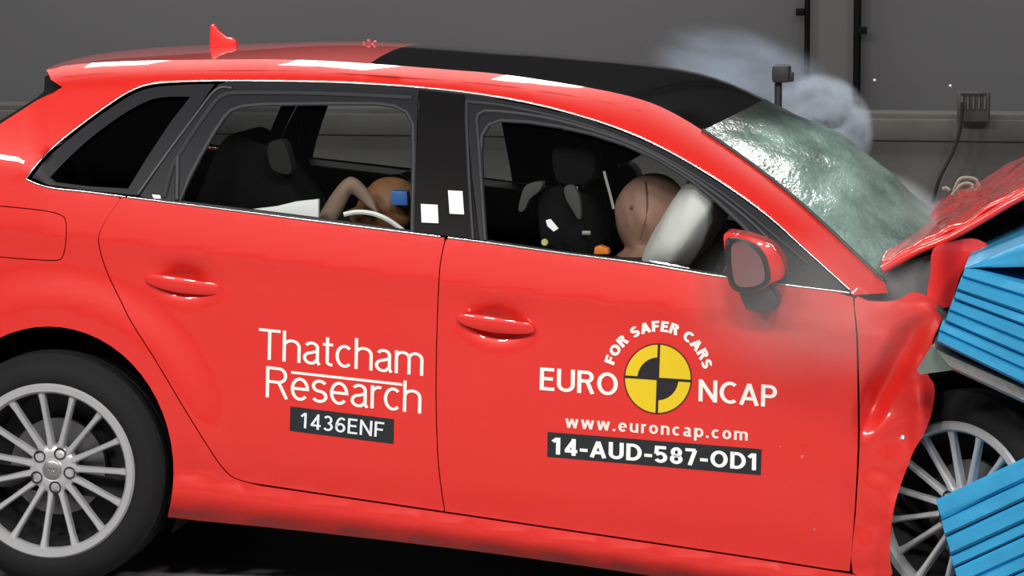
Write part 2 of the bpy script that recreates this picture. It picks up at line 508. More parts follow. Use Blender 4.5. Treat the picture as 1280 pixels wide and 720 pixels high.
# ---- window frames, glass, strips
def FL(x, y): return LAT(x, y)
div = [(270, 107), (240, 146), (205, 194), (172, 240)]      # quarter glass / door divider
quarter_out = smooth([(40, 222), (60, 197), (100, 163), (140, 134), (170, 116), (195, 109), (230, 106), (268, 105)], n=3)
quarter_frame = quarter_out + [(240, 146), (205, 194), (171, 244), (110, 238), (60, 231)]
quarter_glass = smooth([(62, 222), (80, 203), (110, 175), (150, 145), (185, 126), (210, 121), (238, 121)], n=3) + [(215, 150), (185, 195), (160, 236), (110, 233), (70, 228)]
qf = panel('quarter_window_frame', quarter_frame, FL, FRAME, car, step=12, off=0.004, holes=[quarter_glass])
qg = panel('quarter_glass', shrink(quarter_glass, -2), FL, GLASSP, car, step=14, off=0.014, thick=0.004)
rf_loop = [(273, 105)] + [(x, CHTOP(x) + 2) for x in range(290, 520, 20)] + [(524, CHTOP(524) + 3), (522, 128), (520, 200), (518, 290)] + [(x, BELT(x) - 1) for x in range(505, 175, -20)] + [(175, 245), (208, 196), (243, 148)]
rg_loop = [(226, 251), (238, 224), (252, 197), (270, 166), (282, 148), (290, 140), (304, 135), (330, 133), (400, 132), (470, 132), (492, 135), (506, 142), (513, 155), (514, 200), (513, 288), (400, 272.5), (300, 260)]
ff_loop = [(581, CHTOP(581) + 3)] + [(x, CHTOP(x) + 3) for x in range(600, 1050, 15)] + [(1056, 361), (1056, 363)] + [(x, BELT(x) - 1) for x in range(1040, 605, -20)] + [(600, 300.5), (590, 220)]
fg_loop = [(609, 300), (605, 240), (603, 190), (605, 170), (612, 158), (626, 153), (660, 155), (700, 161), (740, 170), (780, 183), (820, 201), (860, 226), (895, 254), (925, 282), (945, 304), (952, 322), (948, 349), (905, 343), (800, 326.5), (700, 313.5)]
rfr = panel('window_frame', rf_loop, FL, FRAME, rear_door, step=12, off=0.003, holes=[rg_loop])
ffr = panel('window_frame', ff_loop, FL, FRAME, front_door, step=12, off=0.003, holes=[fg_loop])
# rubber channel round each pane (grey line in the frame) and the pane
rseal = panel('window_seal', shrink(rg_loop, -4.5), FL, SEAL, rear_door, step=10, off=0.0005, thick=0.014, holes=[shrink(rg_loop, -1.5)])
fseal = panel('window_seal', shrink(fg_loop, -4.5), FL, SEAL, front_door, step=10, off=0.0005, thick=0.014, holes=[shrink(fg_loop, -1.5)])
rgl = panel('window_glass', shrink(rg_loop, -3), FL, GLASS, rear_door, step=16, off=0.012, thick=0.004)
fgl = panel('window_glass', shrink(fg_loop, -3), FL, GLASS, front_door, step=16, off=0.012, thick=0.004)
# ribs along the frames
def strip(name, pts, r, m, parent, off, n=4):
    return tube(name, [P(x, y, LAT(x, y) + off) for x, y in smooth(pts, n=n)], r, m, parent, n=6)
RIB = mat('frame_rib', (0.045, 0.047, 0.052), 0.45, spec=0.3)
strip('frame_rib', [(172, 243), (207, 194), (242, 147), (270, 112), (290, 110)], 0.0045, RIB, rear_door, 0.0)
strip('frame_rib', [(205, 247), (214, 213), (222, 196), (245, 160), (268, 128), (280, 119), (300, 116), (400, 117), (515, 122)], 0.0055, RIB, rear_door, 0.0)
strip('frame_rib', [(606, 301), (602, 240), (598, 180), (596, 150), (600, 142), (615, 139), (680, 147), (760, 169), (820, 195), (880, 232), (930, 270), (960, 298)], 0.0055, RIB, front_door, 0.0)
strip('frame_rib', [(591, 299), (586, 220), (583, 135), (590, 128), (650, 136), (740, 159), (820, 192), (900, 240), (960, 288), (1010, 330)], 0.0045, RIB, front_door, 0.0)
strip('sail_edge', [(222, 196), (221, 250)], 0.0065, SEAL, rear_door, 0.0)
# B pillar between the doors, with two white target cards
bp_loop = [(524, CHTOP(524) + 3), (552, CHTOP(552) + 3), (580, CHTOP(580) + 3), (586, 180), (592, 240), (600, 300), (560, 295.5), (518, 290), (520, 200)]
bpil = panel('b_pillar', shrink(bp_loop, 0.4), FL, PILLAR, car, step=12, off=0.004)
def card(name, q, parent, m=WHITECARD, off=-0.002):
    return panel(name, q, LAT, m, parent, step=12, off=off, thick=0.002)
card('target_card', [(526, 255), (547, 256), (548, 279), (527, 278)], bpil)
card('target_card', [(560, 238), (578, 239), (580, 268), (562, 267)], bpil)
card('target_card', [(190, 243), (200, 244), (201, 248.5), (192, 248)], rear_door)
# chrome strip round the windows
chrome_path = [(x, y) for x, y in smooth(CHTOP_PTS, n=5)]
ch = tube('chrome_strip', [P(x, y, LAT(x, y) - 0.001) for x, y in chrome_path], 0.0034, CHROME, car, n=8)
cb1 = tube('chrome_strip', [P(x, y, LAT(x, y) - 0.001) for x, y in smooth(BELT_PTS[:4], n=4)], 0.0034, CHROME, car, n=8)
cb2 = tube('chrome_strip', [P(x, BELT(x), LAT(x, BELT(x)) - 0.001) for x in range(160, 556, 15)], 0.0034, CHROME, rear_door, n=8)
cb3 = tube('chrome_strip', [P(x, BELT(x), LAT(x, BELT(x)) - 0.001) for x in list(range(560, 1062, 15)) + [1062]], 0.0034, CHROME, front_door, n=8)
# inner door trim and floor
def TRIMLAT(x, y): return LAT(x, BELT(x) + 1) + 0.11 + 0.00018 * max(0, y - BELT(x))
for nm, a, b_, par in (('door_trim', 165, 553, rear_door), ('door_trim', 562, 1060, front_door)):
    lp = [(x, BELT(x) - 1) for x in range(a, b_, 20)] + [(b_, BELT(b_) - 1), (b_, DBOT(b_) - 6)] + [(x, DBOT(x) - 6) for x in range(b_ - 20, max(a, 300), -30)] + ([(270, 560), (190, 400)] if a < 300 else [(a, DBOT(a) - 6)])
    panel(nm, lp, TRIMLAT, TRIM, par, step=24, thick=0.01)
    top = [(x, BELT(x) - 2) for x in range(a, b_ + 1, 20)]
    V = []
    for x, y in top:
        V += [P(x, y, LAT(x, y) + 0.016) - CAR0, P(x, y, TRIMLAT(x, y) + 0.005) - CAR0]
    link_mesh('door_ledge', V, [(2 * i, 2 * i + 1, 2 * i + 3, 2 * i + 2) for i in range(len(top) - 1)], TRIM, par)
def handle(cx, cy, par):
    s = 0.125
    lp = smooth([(cx - 45, cy - 6 - 45 * s), (cx - 20, cy - 9 - 20 * s), (cx + 20, cy - 7 + 20 * s), (cx + 46, cy - 5 + 46 * s), (cx + 47, cy + 5 + 47 * s), (cx + 20, cy + 10 + 18 * s), (cx - 15, cy + 10 - 15 * s), (cx - 42, cy + 4 - 42 * s)], closed=True, n=4)
    c = LAT(cx - 60, cy)
    def hl(x, y):
        u = (x - cx) / 46; v = (y - cy - s * (x - cx)) / 10
        return c - 0.026 + 0.016 * u * u + 0.006 * v * v
    h = panel('door_handle', lp, hl, RED, par, step=5, thick=0.012)
    b = base_of(par)
    # grip cup pressed into the door behind the handle
    cup = smooth([(cx - 24, cy - 14 - 24 * s), (cx, cy - 19), (cx + 22, cy - 15 + 22 * s), (cx + 30, cy + 30 * s), (cx + 18, cy + 16 + 18 * s), (cx - 5, cy + 17), (cx - 28, cy + 11 - 28 * s)], closed=True, n=4)
    return h
handle(229, 356, rear_door)
handle(618, 405, front_door)

# ---- far-side twins
def mirror_copy(o, keep=None):
    c = o.copy(); COL.objects.link(c); c.parent = car; c.scale = (1, -1, 1)
    for ch_ in list(o.children):
        if keep and ch_.name.split('.')[0] not in keep: continue
        d = ch_.copy(); COL.objects.link(d); d.parent = c
    return c
for o in MIRROR + [qf, qg, bpil, ch, cb1]: mirror_copy(o, keep=('none',))
for o in (rear_door, front_door):
    mirror_copy(o, keep=('window_frame', 'window_seal', 'window_glass', 'frame_rib', 'chrome_strip', 'door_trim', 'door_ledge', 'door_handle', 'sail_edge'))
mirror_copy(fender)

# ---- roof, glass roof, windshield, rear end: sheets swept from flank to flank
def sweep(name, prof, m, par, nt=28, bulge=None, thick=0.0, lat=None, jitter=None):
    V = []; F = []
    n = len(prof)
    for i, (x, y) in enumerate(prof):
        a = P(x, y, (lat or LAT)(x, y)) - CAR0
        b = Vector((a.x, -a.y, a.z))
        for k in range(nt + 1):
            t = k / nt
            p = a.lerp(b, t)
            q = 1 - (2 * t - 1) ** 2
            bv = bulge(i / (n - 1)) if bulge else Vector((0, 0, 0))
            p = p + bv * q
            if jitter: p = p + jitter(i / (n - 1), t)
            V.append(p)
    for i in range(n - 1):
        for k in range(nt):
            o = i * (nt + 1) + k
            F.append((o, o + 1, o + nt + 2, o + nt + 1))
    return link_mesh(name, V, F, m, par, True)
CROWN = 0.026
roof_x = [58 + (462 - 58) * i / 24 for i in range(25)]
sweep('roof', [(x, TOP(x)) for x in roof_x], RED, car, bulge=lambda s: Vector((-0.05 * (1 - s) ** 3, 0, 0.010 + (CROWN - 0.010) * ss(0.2, 1, s))))
gl_x = [462 + (878 - 462) * i / 24 for i in range(25)]
sweep('glass_roof', [(x, TOP(x)) for x in gl_x], BLACKGLOSS, car, bulge=lambda s: Vector((0.11 * s ** 2, 0, CROWN + 0.026 * ss(0.25, 1, s))))
sweep('headliner', [(x, TOP(x) + 14) for x in range(80, 850, 40)], TRIM, car, bulge=lambda s: Vector((0, 0, CROWN - 0.01)))

# ---- windshield: shattered laminated glass
def shatter():
    m = bpy.data.materials.new('shattered_windshield'); m.use_nodes = True
    nt = m.node_tree; b = nt.nodes['Principled BSDF']
    tc = nt.nodes.new('ShaderNodeTexCoord')
    vo = nt.nodes.new('ShaderNodeTexVoronoi'); vo.feature = 'DISTANCE_TO_EDGE'; vo.inputs['Scale'].default_value = 38
    no = nt.nodes.new('ShaderNodeTexNoise'); no.inputs['Scale'].default_value = 3.2; no.inputs['Detail'].default_value = 6; no.inputs['Roughness'].default_value = 0.65
    mp = nt.nodes.new('ShaderNodeMapping'); mp.inputs['Scale'].default_value = (1.0, 0.55, 1.0)
    nt.links.new(tc.outputs['Object'], mp.inputs[0])
    nt.links.new(mp.outputs[0], no.inputs['Vector']); nt.links.new(tc.outputs['Object'], vo.inputs['Vector'])
    cr = nt.nodes.new('ShaderNodeValToRGB')
    cr.color_ramp.elements[0].position = 0.36; cr.color_ramp.elements[0].color = (0.07, 0.125, 0.11, 1)
    cr.color_ramp.elements[1].position = 0.66; cr.color_ramp.elements[1].color = (0.30, 0.48, 0.44, 1)
    el = cr.color_ramp.elements.new(0.74); el.color = (0.70, 0.80, 0.77, 1)
    nt.links.new(no.outputs['Fac'], cr.inputs[0])
    e = nt.nodes.new('ShaderNodeMapRange'); e.inputs['From Max'].default_value = 0.05; e.inputs['To Min'].default_value = 0.22; e.inputs['To Max'].default_value = 0
    nt.links.new(vo.outputs['Distance'], e.inputs['Value'])
    mx = nt.nodes.new('ShaderNodeMix'); mx.data_type = 'RGBA'; mx.inputs['B'].default_value = (0.45, 0.58, 0.54, 1)
    nt.links.new(e.outputs['Result'], mx.inputs['Factor']); nt.links.new(cr.outputs[0], mx.inputs['A'])
    sp = nt.nodes.new('ShaderNodeSeparateXYZ'); nt.links.new(tc.outputs['Object'], sp.inputs[0])
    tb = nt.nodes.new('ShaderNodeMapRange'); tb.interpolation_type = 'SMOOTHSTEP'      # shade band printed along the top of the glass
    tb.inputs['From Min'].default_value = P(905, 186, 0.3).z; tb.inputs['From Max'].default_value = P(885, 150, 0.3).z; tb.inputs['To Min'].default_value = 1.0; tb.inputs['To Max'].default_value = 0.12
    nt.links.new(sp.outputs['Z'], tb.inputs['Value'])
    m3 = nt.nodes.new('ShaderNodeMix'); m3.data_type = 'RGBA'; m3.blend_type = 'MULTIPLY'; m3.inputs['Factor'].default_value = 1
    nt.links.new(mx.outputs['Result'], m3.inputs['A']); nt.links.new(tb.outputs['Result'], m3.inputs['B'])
    nt.links.new(m3.outputs['Result'], b.inputs['Base Color'])
    b.inputs['Roughness'].default_value = 0.22
    b.inputs['Specular IOR Level'].default_value = 0.6
    bp = nt.nodes.new('ShaderNodeBump'); bp.inputs['Strength'].default_value = 0.55; bp.inputs['Distance'].default_value = 0.03
    nt.links.new(no.outputs['Fac'], bp.inputs['Height']); nt.links.new(bp.outputs['Normal'], b.inputs['Normal'])
    return m
SHATTER = shatter()
ws_x = [878 + (1104 - 878) * i / 30 for i in range(31)]
def wsb(s):
    k = ss(0, 0.45, s)
    return Vector((0.11 + 0.045 * k, 0, CROWN + 0.026 + 0.012 * k))
def wsj(s, t):
    return Vector((0.5, 0, 0.8)) * (0.012 * noise.noise(Vector((s * 7, t * 9, 2))) * min(1, 8 * s, 8 * t, 8 * (1 - t)))
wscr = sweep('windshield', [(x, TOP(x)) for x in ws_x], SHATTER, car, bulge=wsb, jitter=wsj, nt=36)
# black border of the windshield along the pillar
tube('windshield_seal', [P(x, TOP(x) - 0.5, LAT(x, TOP(x))) for x in ws_x], 0.006, mat('seal_black', (0.012, 0.014, 0.013), 0.5), car, n=6)
# header band, dark part of the windscreen below the glass roof
# ---- rear end (continues out of the frame)
REARG = mat('rear_glass', (0.008, 0.008, 0.008), 0.15)
sweep('rear_window', [(64, 100), (77, 109), (45, 126), (0, 155), (-60, 190), (-110, 222)], REARG, car, bulge=lambda s: Vector((-0.05, 0, 0.01)), nt=16)
sweep('roof_spoiler', [(58, 87), (60, 94), (64, 100)], RED, car, bulge=lambda s: Vector((-0.05, 0, 0.010)), nt=16)
sweep('tailgate', [(-110, 222), (-180, 255), (-230, 290), (-262, 340), (-268, 400)], RED, car, bulge=lambda s: Vector((-0.08, 0, 0)), nt=16)
sweep('rear_bumper', [(-268, 400), (-285, 425), (-285, 520), (-262, 560), (-240, 622)], RED, car, bulge=lambda s: Vector((-0.09, 0, 0)), nt=16)
prism('spoiler_blade', [(56, 95), (79, 109.5), (0, 158), (-70, 196), (-70, 189), (0, 151), (46, 122), (55, 114)], 0.30, 0.40, mat('blade_black', (0.01, 0.01, 0.01), 0.3), car, latref=0.30)
# floor pan under the cabin
V = [P(x, y, 0.10) - CAR0 for x, y in ((-200, 560), (1085, 708), (1085, 726), (-200, 590))]
bm = bmesh.new()
vs = []
for yy in (-0.76, 0.76):
    vs.append([bm.verts.new((v.x + CAR0.x, yy + CAR0.y, v.z)) for v in V])
for i in range(4):
    bm.faces.new((vs[0][i], vs[0][(i + 1) % 4], vs[1][(i + 1) % 4], vs[1][i]))
bm.faces.new(vs[0]); bm.faces.new(vs[1][::-1])
finish_bm('floor_pan', bm, LINER, car)
# roof antenna
fin = prism('roof_antenna', [(263, 64), (264, 31), (268, 29), (274, 38), (284, 46), (292, 47), (297, 52), (297, 62)], HALF_W - 0.018, HALF_W + 0.018, RED, car, bevel=0.006, latref=HALF_W)
# dashboard and scuttle
prism('dashboard', [(930, 330), (985, 312), (1060, 345), (1090, 420), (1040, 520), (960, 450)], 0.18, 2 * HALF_W - 0.18, TRIM, car, bevel=0.02, latref=0.18)
prism('bulkhead', [(1075, 390), (1104, 390), (1104, 690), (1082, 690)], 0.3, 2 * HALF_W - 0.2, LINER, car, latref=0.2)

# ---- wheels
def wheel(loc, rot, name='wheel', flat=False):
    """alloy wheel: rim ring as the part, tyre, 15 spokes, hub, bolts and disc as sub-parts"""
    loc = Vector(loc)
    w_ = lathe(name, [(0.205, -0.14), (0.218, -0.05), (0.214, -0.012), (0.216, 0.004), (0.222, 0.012), (0.238, 0.014), (0.2435, 0.008), (0.2435, 0.0), (0.230, -0.01), (0.226, -0.14), (0.205, -0.14)], SILVER, car, loc, rot, n=72)
    R = TYRE_R
    tp = [(0.228, -0.004), (0.243, 0.004), (0.249, 0.010), (0.262, 0.013), (0.282, 0.011), (0.300, 0.002), (0.311, -0.010), (R - 0.003, -0.022), (R, -0.04), (R, -0.07), (R - 0.006, -0.072), (R - 0.006, -0.08), (R, -0.082),
          (R, -0.125), (R - 0.006, -0.127), (R - 0.006, -0.135), (R, -0.137), (R, -0.175), (0.311, -0.2), (0.28, -0.215), (0.24, -0.205), (0.228, -0.19)]
    ty = lathe('tyre', tp, RUBBER, car, loc, rot, n=96); ty.parent = w_
    if flat:
        for v in ty.data.vertices:
            if v.co.z < 0.004: v.co.z = 0.004
    br = lathe('rim_barrel', [(0.213, -0.02), (0.205, -0.06), (0.200, -0.17), (0.0, -0.171)], DARKMETAL, car, loc, rot, n=48); br.parent = w_
    ds = lathe('brake_disc', [(0.05, -0.085), (0.135, -0.085), (0.135, -0.11), (0.05, -0.11)], DISCM, car, loc, rot, n=48); ds.parent = w_
    # spokes
    bm = bmesh.new()
    secs = [(0.050, 0.010, -0.030, 0.030), (0.085, 0.0075, -0.026, 0.028), (0.14, 0.0068, -0.014, 0.026), (0.19, 0.0075, -0.004, 0.022), (0.217, 0.0105, 0.002, 0.018)]
    rings = []
    for r, hw, a, dp in secs:
        rings.append([bm.verts.new((hw * 0.55, -a, r)), bm.verts.new((-hw * 0.55, -a, r)), bm.verts.new((-hw, -(a - 0.005), r)), bm.verts.new((-hw * 1.15, -(a - dp), r)), bm.verts.new((hw * 1.15, -(a - dp), r)), bm.verts.new((hw, -(a - 0.005), r))])
    for i in range(len(rings) - 1):
        for k in range(6):
            bm.faces.new((rings[i][k], rings[i][(k + 1) % 6], rings[i + 1][(k + 1) % 6], rings[i + 1][k]))
    bm.faces.new(rings[0]); bm.faces.new(rings[-1][::-1])
    sp0 = finish_bm('spoke', bm, SILVER, None, autosmooth=25, world=False)
    b = base_of(car)
    for k in range(15):
        o = sp0 if k == 0 else sp0.copy()
        if k: COL.objects.link(o)
        o.parent = w_
        a = math.radians(24 * k + 18)
        mt = (rot if rot is not None else Matrix.Identity(3)) @ Matrix.Rotation(a, 3, 'Y')
        o.matrix_local = Matrix.Translation(loc - b) @ mt.to_4x4()
    hb = lathe('hub', [(0.0, -0.024), (0.026, -0.024), (0.031, -0.028), (0.036, -0.026), (0.058, -0.030), (0.066, -0.036), (0.068, -0.065), (0.0, -0.066)], SILVER, car, loc, rot, n=40); hb.parent = w_
    cp = lathe('hub_cap', [(0.0, -0.018), (0.020, -0.0185), (0.025, -0.021), (0.027, -0.026)], mat('hub_cap_silver', (0.36, 0.37, 0.38), 0.35, metal=0.7), car, loc, rot, n=32); cp.parent = w_
    # ring emblem on the cap
    for q in range(4):
        c = Vector((-0.0105 + 0.007 * q, 0, 0))
        pts = [loc + (rot if rot is not None else Matrix.Identity(3)) @ (c + Vector((0.0048 * math.cos(a), 0.0172, 0.0048 * math.sin(a)))) for a in [2 * math.pi * i / 12 for i in range(12)]]
        rg = tube('cap_ring', pts, 0.0009, CHROME, car, n=4, closed=True); rg.parent = w_
    bt = None
    for k in range(5):
        a = math.radians(72 * k + 27)
        c = Vector((0.050 * math.sin(a), 0, 0.050 * math.cos(a)))
        mt = rot if rot is not None else Matrix.Identity(3)
        hole = lathe('bolt_hole', [(0.0155, -0.022), (0.017, -0.024), (0.0135, -0.024), (0.013, -0.045), (0.0, -0.045)], DARKMETAL, car, loc + mt @ c, rot, n=16); hole.parent = w_
        nut = lathe('wheel_bolt', [(0.0, -0.034), (0.0075, -0.034), (0.0085, -0.037), (0.0085, -0.046)], SILVER, car, loc + mt @ c, rot, n=6); nut.parent = w_
    return w_
wc_r = P(62, 589, 0.05); wc_r.z = TYRE_R + 0.001
rw = wheel(wc_r, None)
def reparent_mirror(w_):
    c = w_.copy(); COL.objects.link(c); c.parent = car; c.scale = (1, -1, 1)
    for ch_ in w_.children:
        d = ch_.copy(); COL.objects.link(d); d.parent = c
reparent_mirror(rw)
wc_f = P(1192, 640, 0.11)
frot = Matrix.Rotation(math.radians(-30), 3, 'Z') @ Matrix.Rotation(math.radians(-3), 3, 'X')
fw = wheel(wc_f, frot, flat=True)
# dark liners inside the wheel arches
def liner(cx, cy, lat0, lat1, r):
    c = P(cx, cy, lat0)
    V = []; F = []
    N = 28
    for k in range(N + 1):
        a = math.radians(-25 + 230 * k / N)
        for l in (lat0, lat1):
            V.append(Vector((c.x + r * math.cos(a), l, c.z + r * math.sin(a))) - CAR0)
    for k in range(N): F.append((2 * k, 2 * k + 1, 2 * k + 3, 2 * k + 2))
    F.append(tuple(2 * k + 1 for k in range(N + 1)))
    return link_mesh('wheel_arch_liner', V, F, LINER, car)
l1 = liner(60, 590, 0.115, 0.5, 0.385)
mirror_copy(l1)
l2 = liner(1195, 640, 0.42, 0.62, 0.40)
# torn dark liner and inner structure behind the front wheel
prism('inner_fender', [(1110, 380), (1170, 385), (1180, 470), (1240, 480), (1330, 520), (1390, 550), (1390, 700), (1135, 690)], 0.44, 0.62, LINER, car, latref=0.44)

# ---- buckled bonnet
hood_prof = [(1103, 334), (1125, 322), (1150, 309), (1175, 299), (1200, 287), (1230, 270), (1260, 252), (1290, 236), (1330, 213), (1370, 193), (1395, 190), (1412, 198)]
def hoodlat(x, y): return 0.13
def hj(s, t):
    return Vector((0, 0, 0.014 * noise.noise(Vector((s * 5, t * 4, 11))) + 0.010 * noise.noise(Vector((s * 14, t * 11, 4)))))
hood = sweep('bonnet', smooth(hood_prof, n=4), RED, car, bulge=lambda s: Vector((0, 0, 0.012)), lat=hoodlat, jitter=hj, nt=40)
md = hood.modifiers.new('sheet', 'SOLIDIFY'); md.thickness = 0.012; md.offset = -1
strip_h = [P(x, y + 3, 0.122) for x, y in smooth(hood_prof[:-2], n=4)]
tube('bonnet_edge', strip_h, 0.011, RED, car, n=8)
# inner wing flap bent upward, behind the barrier
wing = [(1160, 376), (1163, 340), (1166, 312), (1185, 303), (1215, 298), (1236, 307), (1247, 316), (1225, 326), (1205, 336), (1195, 360), (1186, 384)]
panel('bent_wing', smooth(wing, closed=True, n=3), lambda x, y: 0.10 + 0.0016 * max(0, x - 1180) + 0.015 * math.sin(x * 0.08), RED, car, step=6, thick=0.02)
# engine bay contents
ENG = mat('engine_dark', (0.014, 0.013, 0.014), 0.6)
prism('engine_block', [(1150, 330), (1215, 300), (1300, 262), (1395, 236), (1400, 520), (1300, 560), (1150, 500)], 0.42, 1.45, ENG, car, bevel=0.02, latref=0.42)
prism('scuttle_panel', [(1098, 345), (1125, 330), (1168, 316), (1172, 392), (1140, 392), (1100, 384)], 0.17, 1.55, mat('scuttle_grey', (0.12, 0.125, 0.13), 0.7), car, bevel=0.004, latref=0.17)
prism('crumpled_bracket', [(1172, 380), (1184, 392), (1180, 420), (1168, 432), (1160, 400)], 0.08, 0.2, mat('bracket_dark', (0.03, 0.035, 0.03), 0.6), car, bevel=0.006, latref=0.08)
# torn hinge and foil scraps at the far edge of the bonnet
SCR = mat('torn_metal', (0.33, 0.35, 0.32), 0.4, metal=0.6)
for pts in ([(1192, 240), (1198, 226), (1206, 222), (1219, 224), (1222, 229)], [(1190, 244), (1200, 232), (1210, 229), (1218, 233)], [(1178, 236), (1183, 235), (1187, 238)]):
    tube('torn_hinge', [P(x, y, 1.5) for x, y in smooth(pts, n=4)], 0.006, SCR, car, n=6)

# ---- door mirror folded forward so that its glass faces the camera side
MX = P(945, 330, -0.10)
BEZ = mat('mirror_bezel', (0.018, 0.018, 0.02), 0.5)
MGL = mat('mirror_glass', (0.30, 0.15, 0.16), 0.12, metal=0.35)
cap_l = smooth([(905, 293), (920, 292), (942, 297), (962, 306), (976, 322), (981, 338), (977, 348), (964, 354), (952, 362), (935, 366), (918, 363), (910, 350), (907, 320)], closed=True, n=4)
def bowl(name, loop, f, m, par, step=5, thick=0.0): return panel(name, loop, f, m, par, step=step, thick=thick)
def capl(x, y):
    u = (x - 944) / 40; v = (y - 330) / 40
    return -0.075 - 0.055 * max(0, 1 - u * u * 0.9 - v * v * 0.7) ** 0.5 + 0.02
mir = panel('door_mirror', cap_l, lambda x, y: capl(x, y) , RED, car, step=5, thick=0.11)
bez = smooth([(907, 300), (915, 298), (930, 300), (946, 307), (957, 320), (962, 338), (962, 352), (950, 362), (934, 366), (918, 363), (910, 350), (907, 325)], closed=True, n=4)
panel('mirror_bezel', bez, lambda x, y: capl(x, y) - 0.006 - 0.03 * ss(962, 910, x), BEZ, mir, step=5, thick=0.03)
mg = smooth([(915, 307), (928, 305), (942, 312), (952, 325), (956, 345), (950, 355), (934, 359), (920, 355), (915, 335)], closed=True, n=4)
panel('mirror_glass', mg, lambda x, y: capl(944, 330) - 0.012 - 0.0006 * (960 - x), MGL, mir, step=6, thick=0.002)
prism('mirror_foot', [(922, 360), (962, 356), (974, 372), (972, 386), (950, 390), (932, 386)], -0.06, 0.05, BEZ, mir, bevel=0.012, latref=-0.04)

# ---- seats
def seat(lat_c, dx=0):
    back = smooth([(735, 470), (700, 455), (672, 380), (655, 300), (650, 245), (664, 232), (690, 236), (706, 255), (720, 330), (752, 410), (765, 450)], closed=True, n=4)
    back = [(x + dx, y) for x, y in back]
    b_ = prism('front_seat', back, lat_c - 0.24, lat_c + 0.24, SEATM, car, bevel=0.03, latref=0.45)
    h = prism('headrest', smooth([(x + dx, y) for x, y in [(668, 226), (660, 190), (672, 163), (700, 160), (716, 175), (716, 210), (704, 228)]], closed=True, n=4), lat_c - 0.13, lat_c + 0.13, SEATM, car, bevel=0.03, latref=0.45)
    h.parent = b_
    c = prism('seat_cushion', smooth([(x + dx, y) for x, y in [(730, 500), (735, 455), (800, 440), (890, 440), (915, 460), (910, 500), (820, 520)]], closed=True, n=4), lat_c - 0.25, lat_c + 0.25, SEATM, car, bevel=0.03, latref=0.45)
    c.parent = b_
    for s in (-0.06, 0.06):
        st = tube('headrest_post', [P(684 + dx, 215, 0.45) + Vector((0, lat_c - 0.45 + s, 0)), P(690 + dx, 250, 0.45) + Vector((0, lat_c - 0.45 + s, 0))], 0.006, CHROME, car, n=6)
        st.parent = b_
    return b_
fs = seat(0.46, 36)
seat(2 * HALF_W - 0.46, 36)
prism('side_bolster', smooth([(660, 230), (680, 227), (676, 238), (664, 248), (657, 262), (650, 262), (653, 245)], closed=True, n=3), 0.17, 0.22, SEATG, car, bevel=0.006, latref=0.2).parent = fs
prism('seat_insert', smooth([(706, 234), (716, 231), (724, 242), (727, 262), (725, 275), (716, 262), (708, 248)], closed=True, n=3), 0.185, 0.215, SEATG, car, bevel=0.006, latref=0.2).parent = fs
# rear bench
prism('rear_bench', smooth([(170, 470), (150, 380), (140, 290), (150, 240), (175, 232), (200, 250), (225, 350), (262, 410), (420, 430), (440, 470), (420, 510), (260, 520)], closed=True, n=4), 0.22, 2 * HALF_W - 0.22, SEATM, car, bevel=0.03, latref=0.3)
# steering wheel
def ring_pts(c, r, ax, n=36):
    ax = Vector(ax).normalized(); s = ax.cross(Vector((0, 1, 0))).normalized(); u = Vector((0, 1, 0))
    return [c + s * r * math.cos(2 * math.pi * i / n) + u * r * math.sin(2 * math.pi * i / n) for i in range(n)]
swc = P(905, 335, 0.46)
stw = tube('steering_wheel', ring_pts(swc, 0.18, (-0.9, 0, 0.42)), 0.014, TRIM, car, n=8, closed=True)
box('steering_hub', swc + Vector((0.02, 0, -0.01)), (0.06, 0.14, 0.12), TRIM, car, rot=Matrix.Rotation(math.radians(25), 3, 'Y'), bevel=0.02).parent = stw
# driver airbag: flattened cushion between the dummy and the wheel
def cushion(name, c, rx, ry, rz, tilt, m, par, seed=1):
    bm = bmesh.new()
    bmesh.ops.create_uvsphere(bm, u_segments=40, v_segments=24, radius=1)
    R = Matrix.Rotation(tilt, 3, 'Y')
    for v in bm.verts:
        p = v.co.copy()
        k = 1 + 0.05 * noise.noise(p * 2.3 + Vector((seed, 0, 0))) + 0.02 * noise.noise(p * 6)
        p = Vector((math.copysign(abs(p.x) ** 0.75, p.x) * rx, p.y * ry, p.z * rz)) * k
        v.co = R @ p + c
    return finish_bm(name, bm, m, par, autosmooth=0)
cushion('driver_airbag', P(866, 276, 0.44), 0.076, 0.27, 0.205, math.radians(34), AIRBAG, car)
# curtain of seat belt over the dummy's chest
BELTM = mat('belt_webbing', (0.35, 0.34, 0.33), 0.7)
tube('belt_edge', [P(x, y, 0.30) for x, y in [(755, 214), (758, 226), (763, 244), (767, 261)]], 0.004, BELTM, car, n=6)
tube('belt_buckle', [P(x, y, 0.2) for x, y in [(728, 291), (738, 291)]], 0.006, BELTM, car, n=6)
card('seat_target', [(678, 278), (684, 276), (694, 288), (688, 292), (680, 285)], fs, WHITECARD).data.transform(Matrix.Translation((0, 0.06, 0)))
YD = mat('marker_yellow', (0.75, 0.70, 0.25), 0.5)
lathe('seat_marker', [(0, 0.006), (0.008, 0.006), (0.010, 0.003), (0.010, 0)], YD, car, P(681, 303, 0.19), None, n=16).parent = fs
OR = mat('marker_orange', (0.85, 0.22, 0.02), 0.5)
prism('belt_buckle_button', [(742, 318), (743, 309), (750, 307), (760, 311), (761, 318)], 0.22, 0.26, OR, car, bevel=0.004, latref=0.22).parent = fs

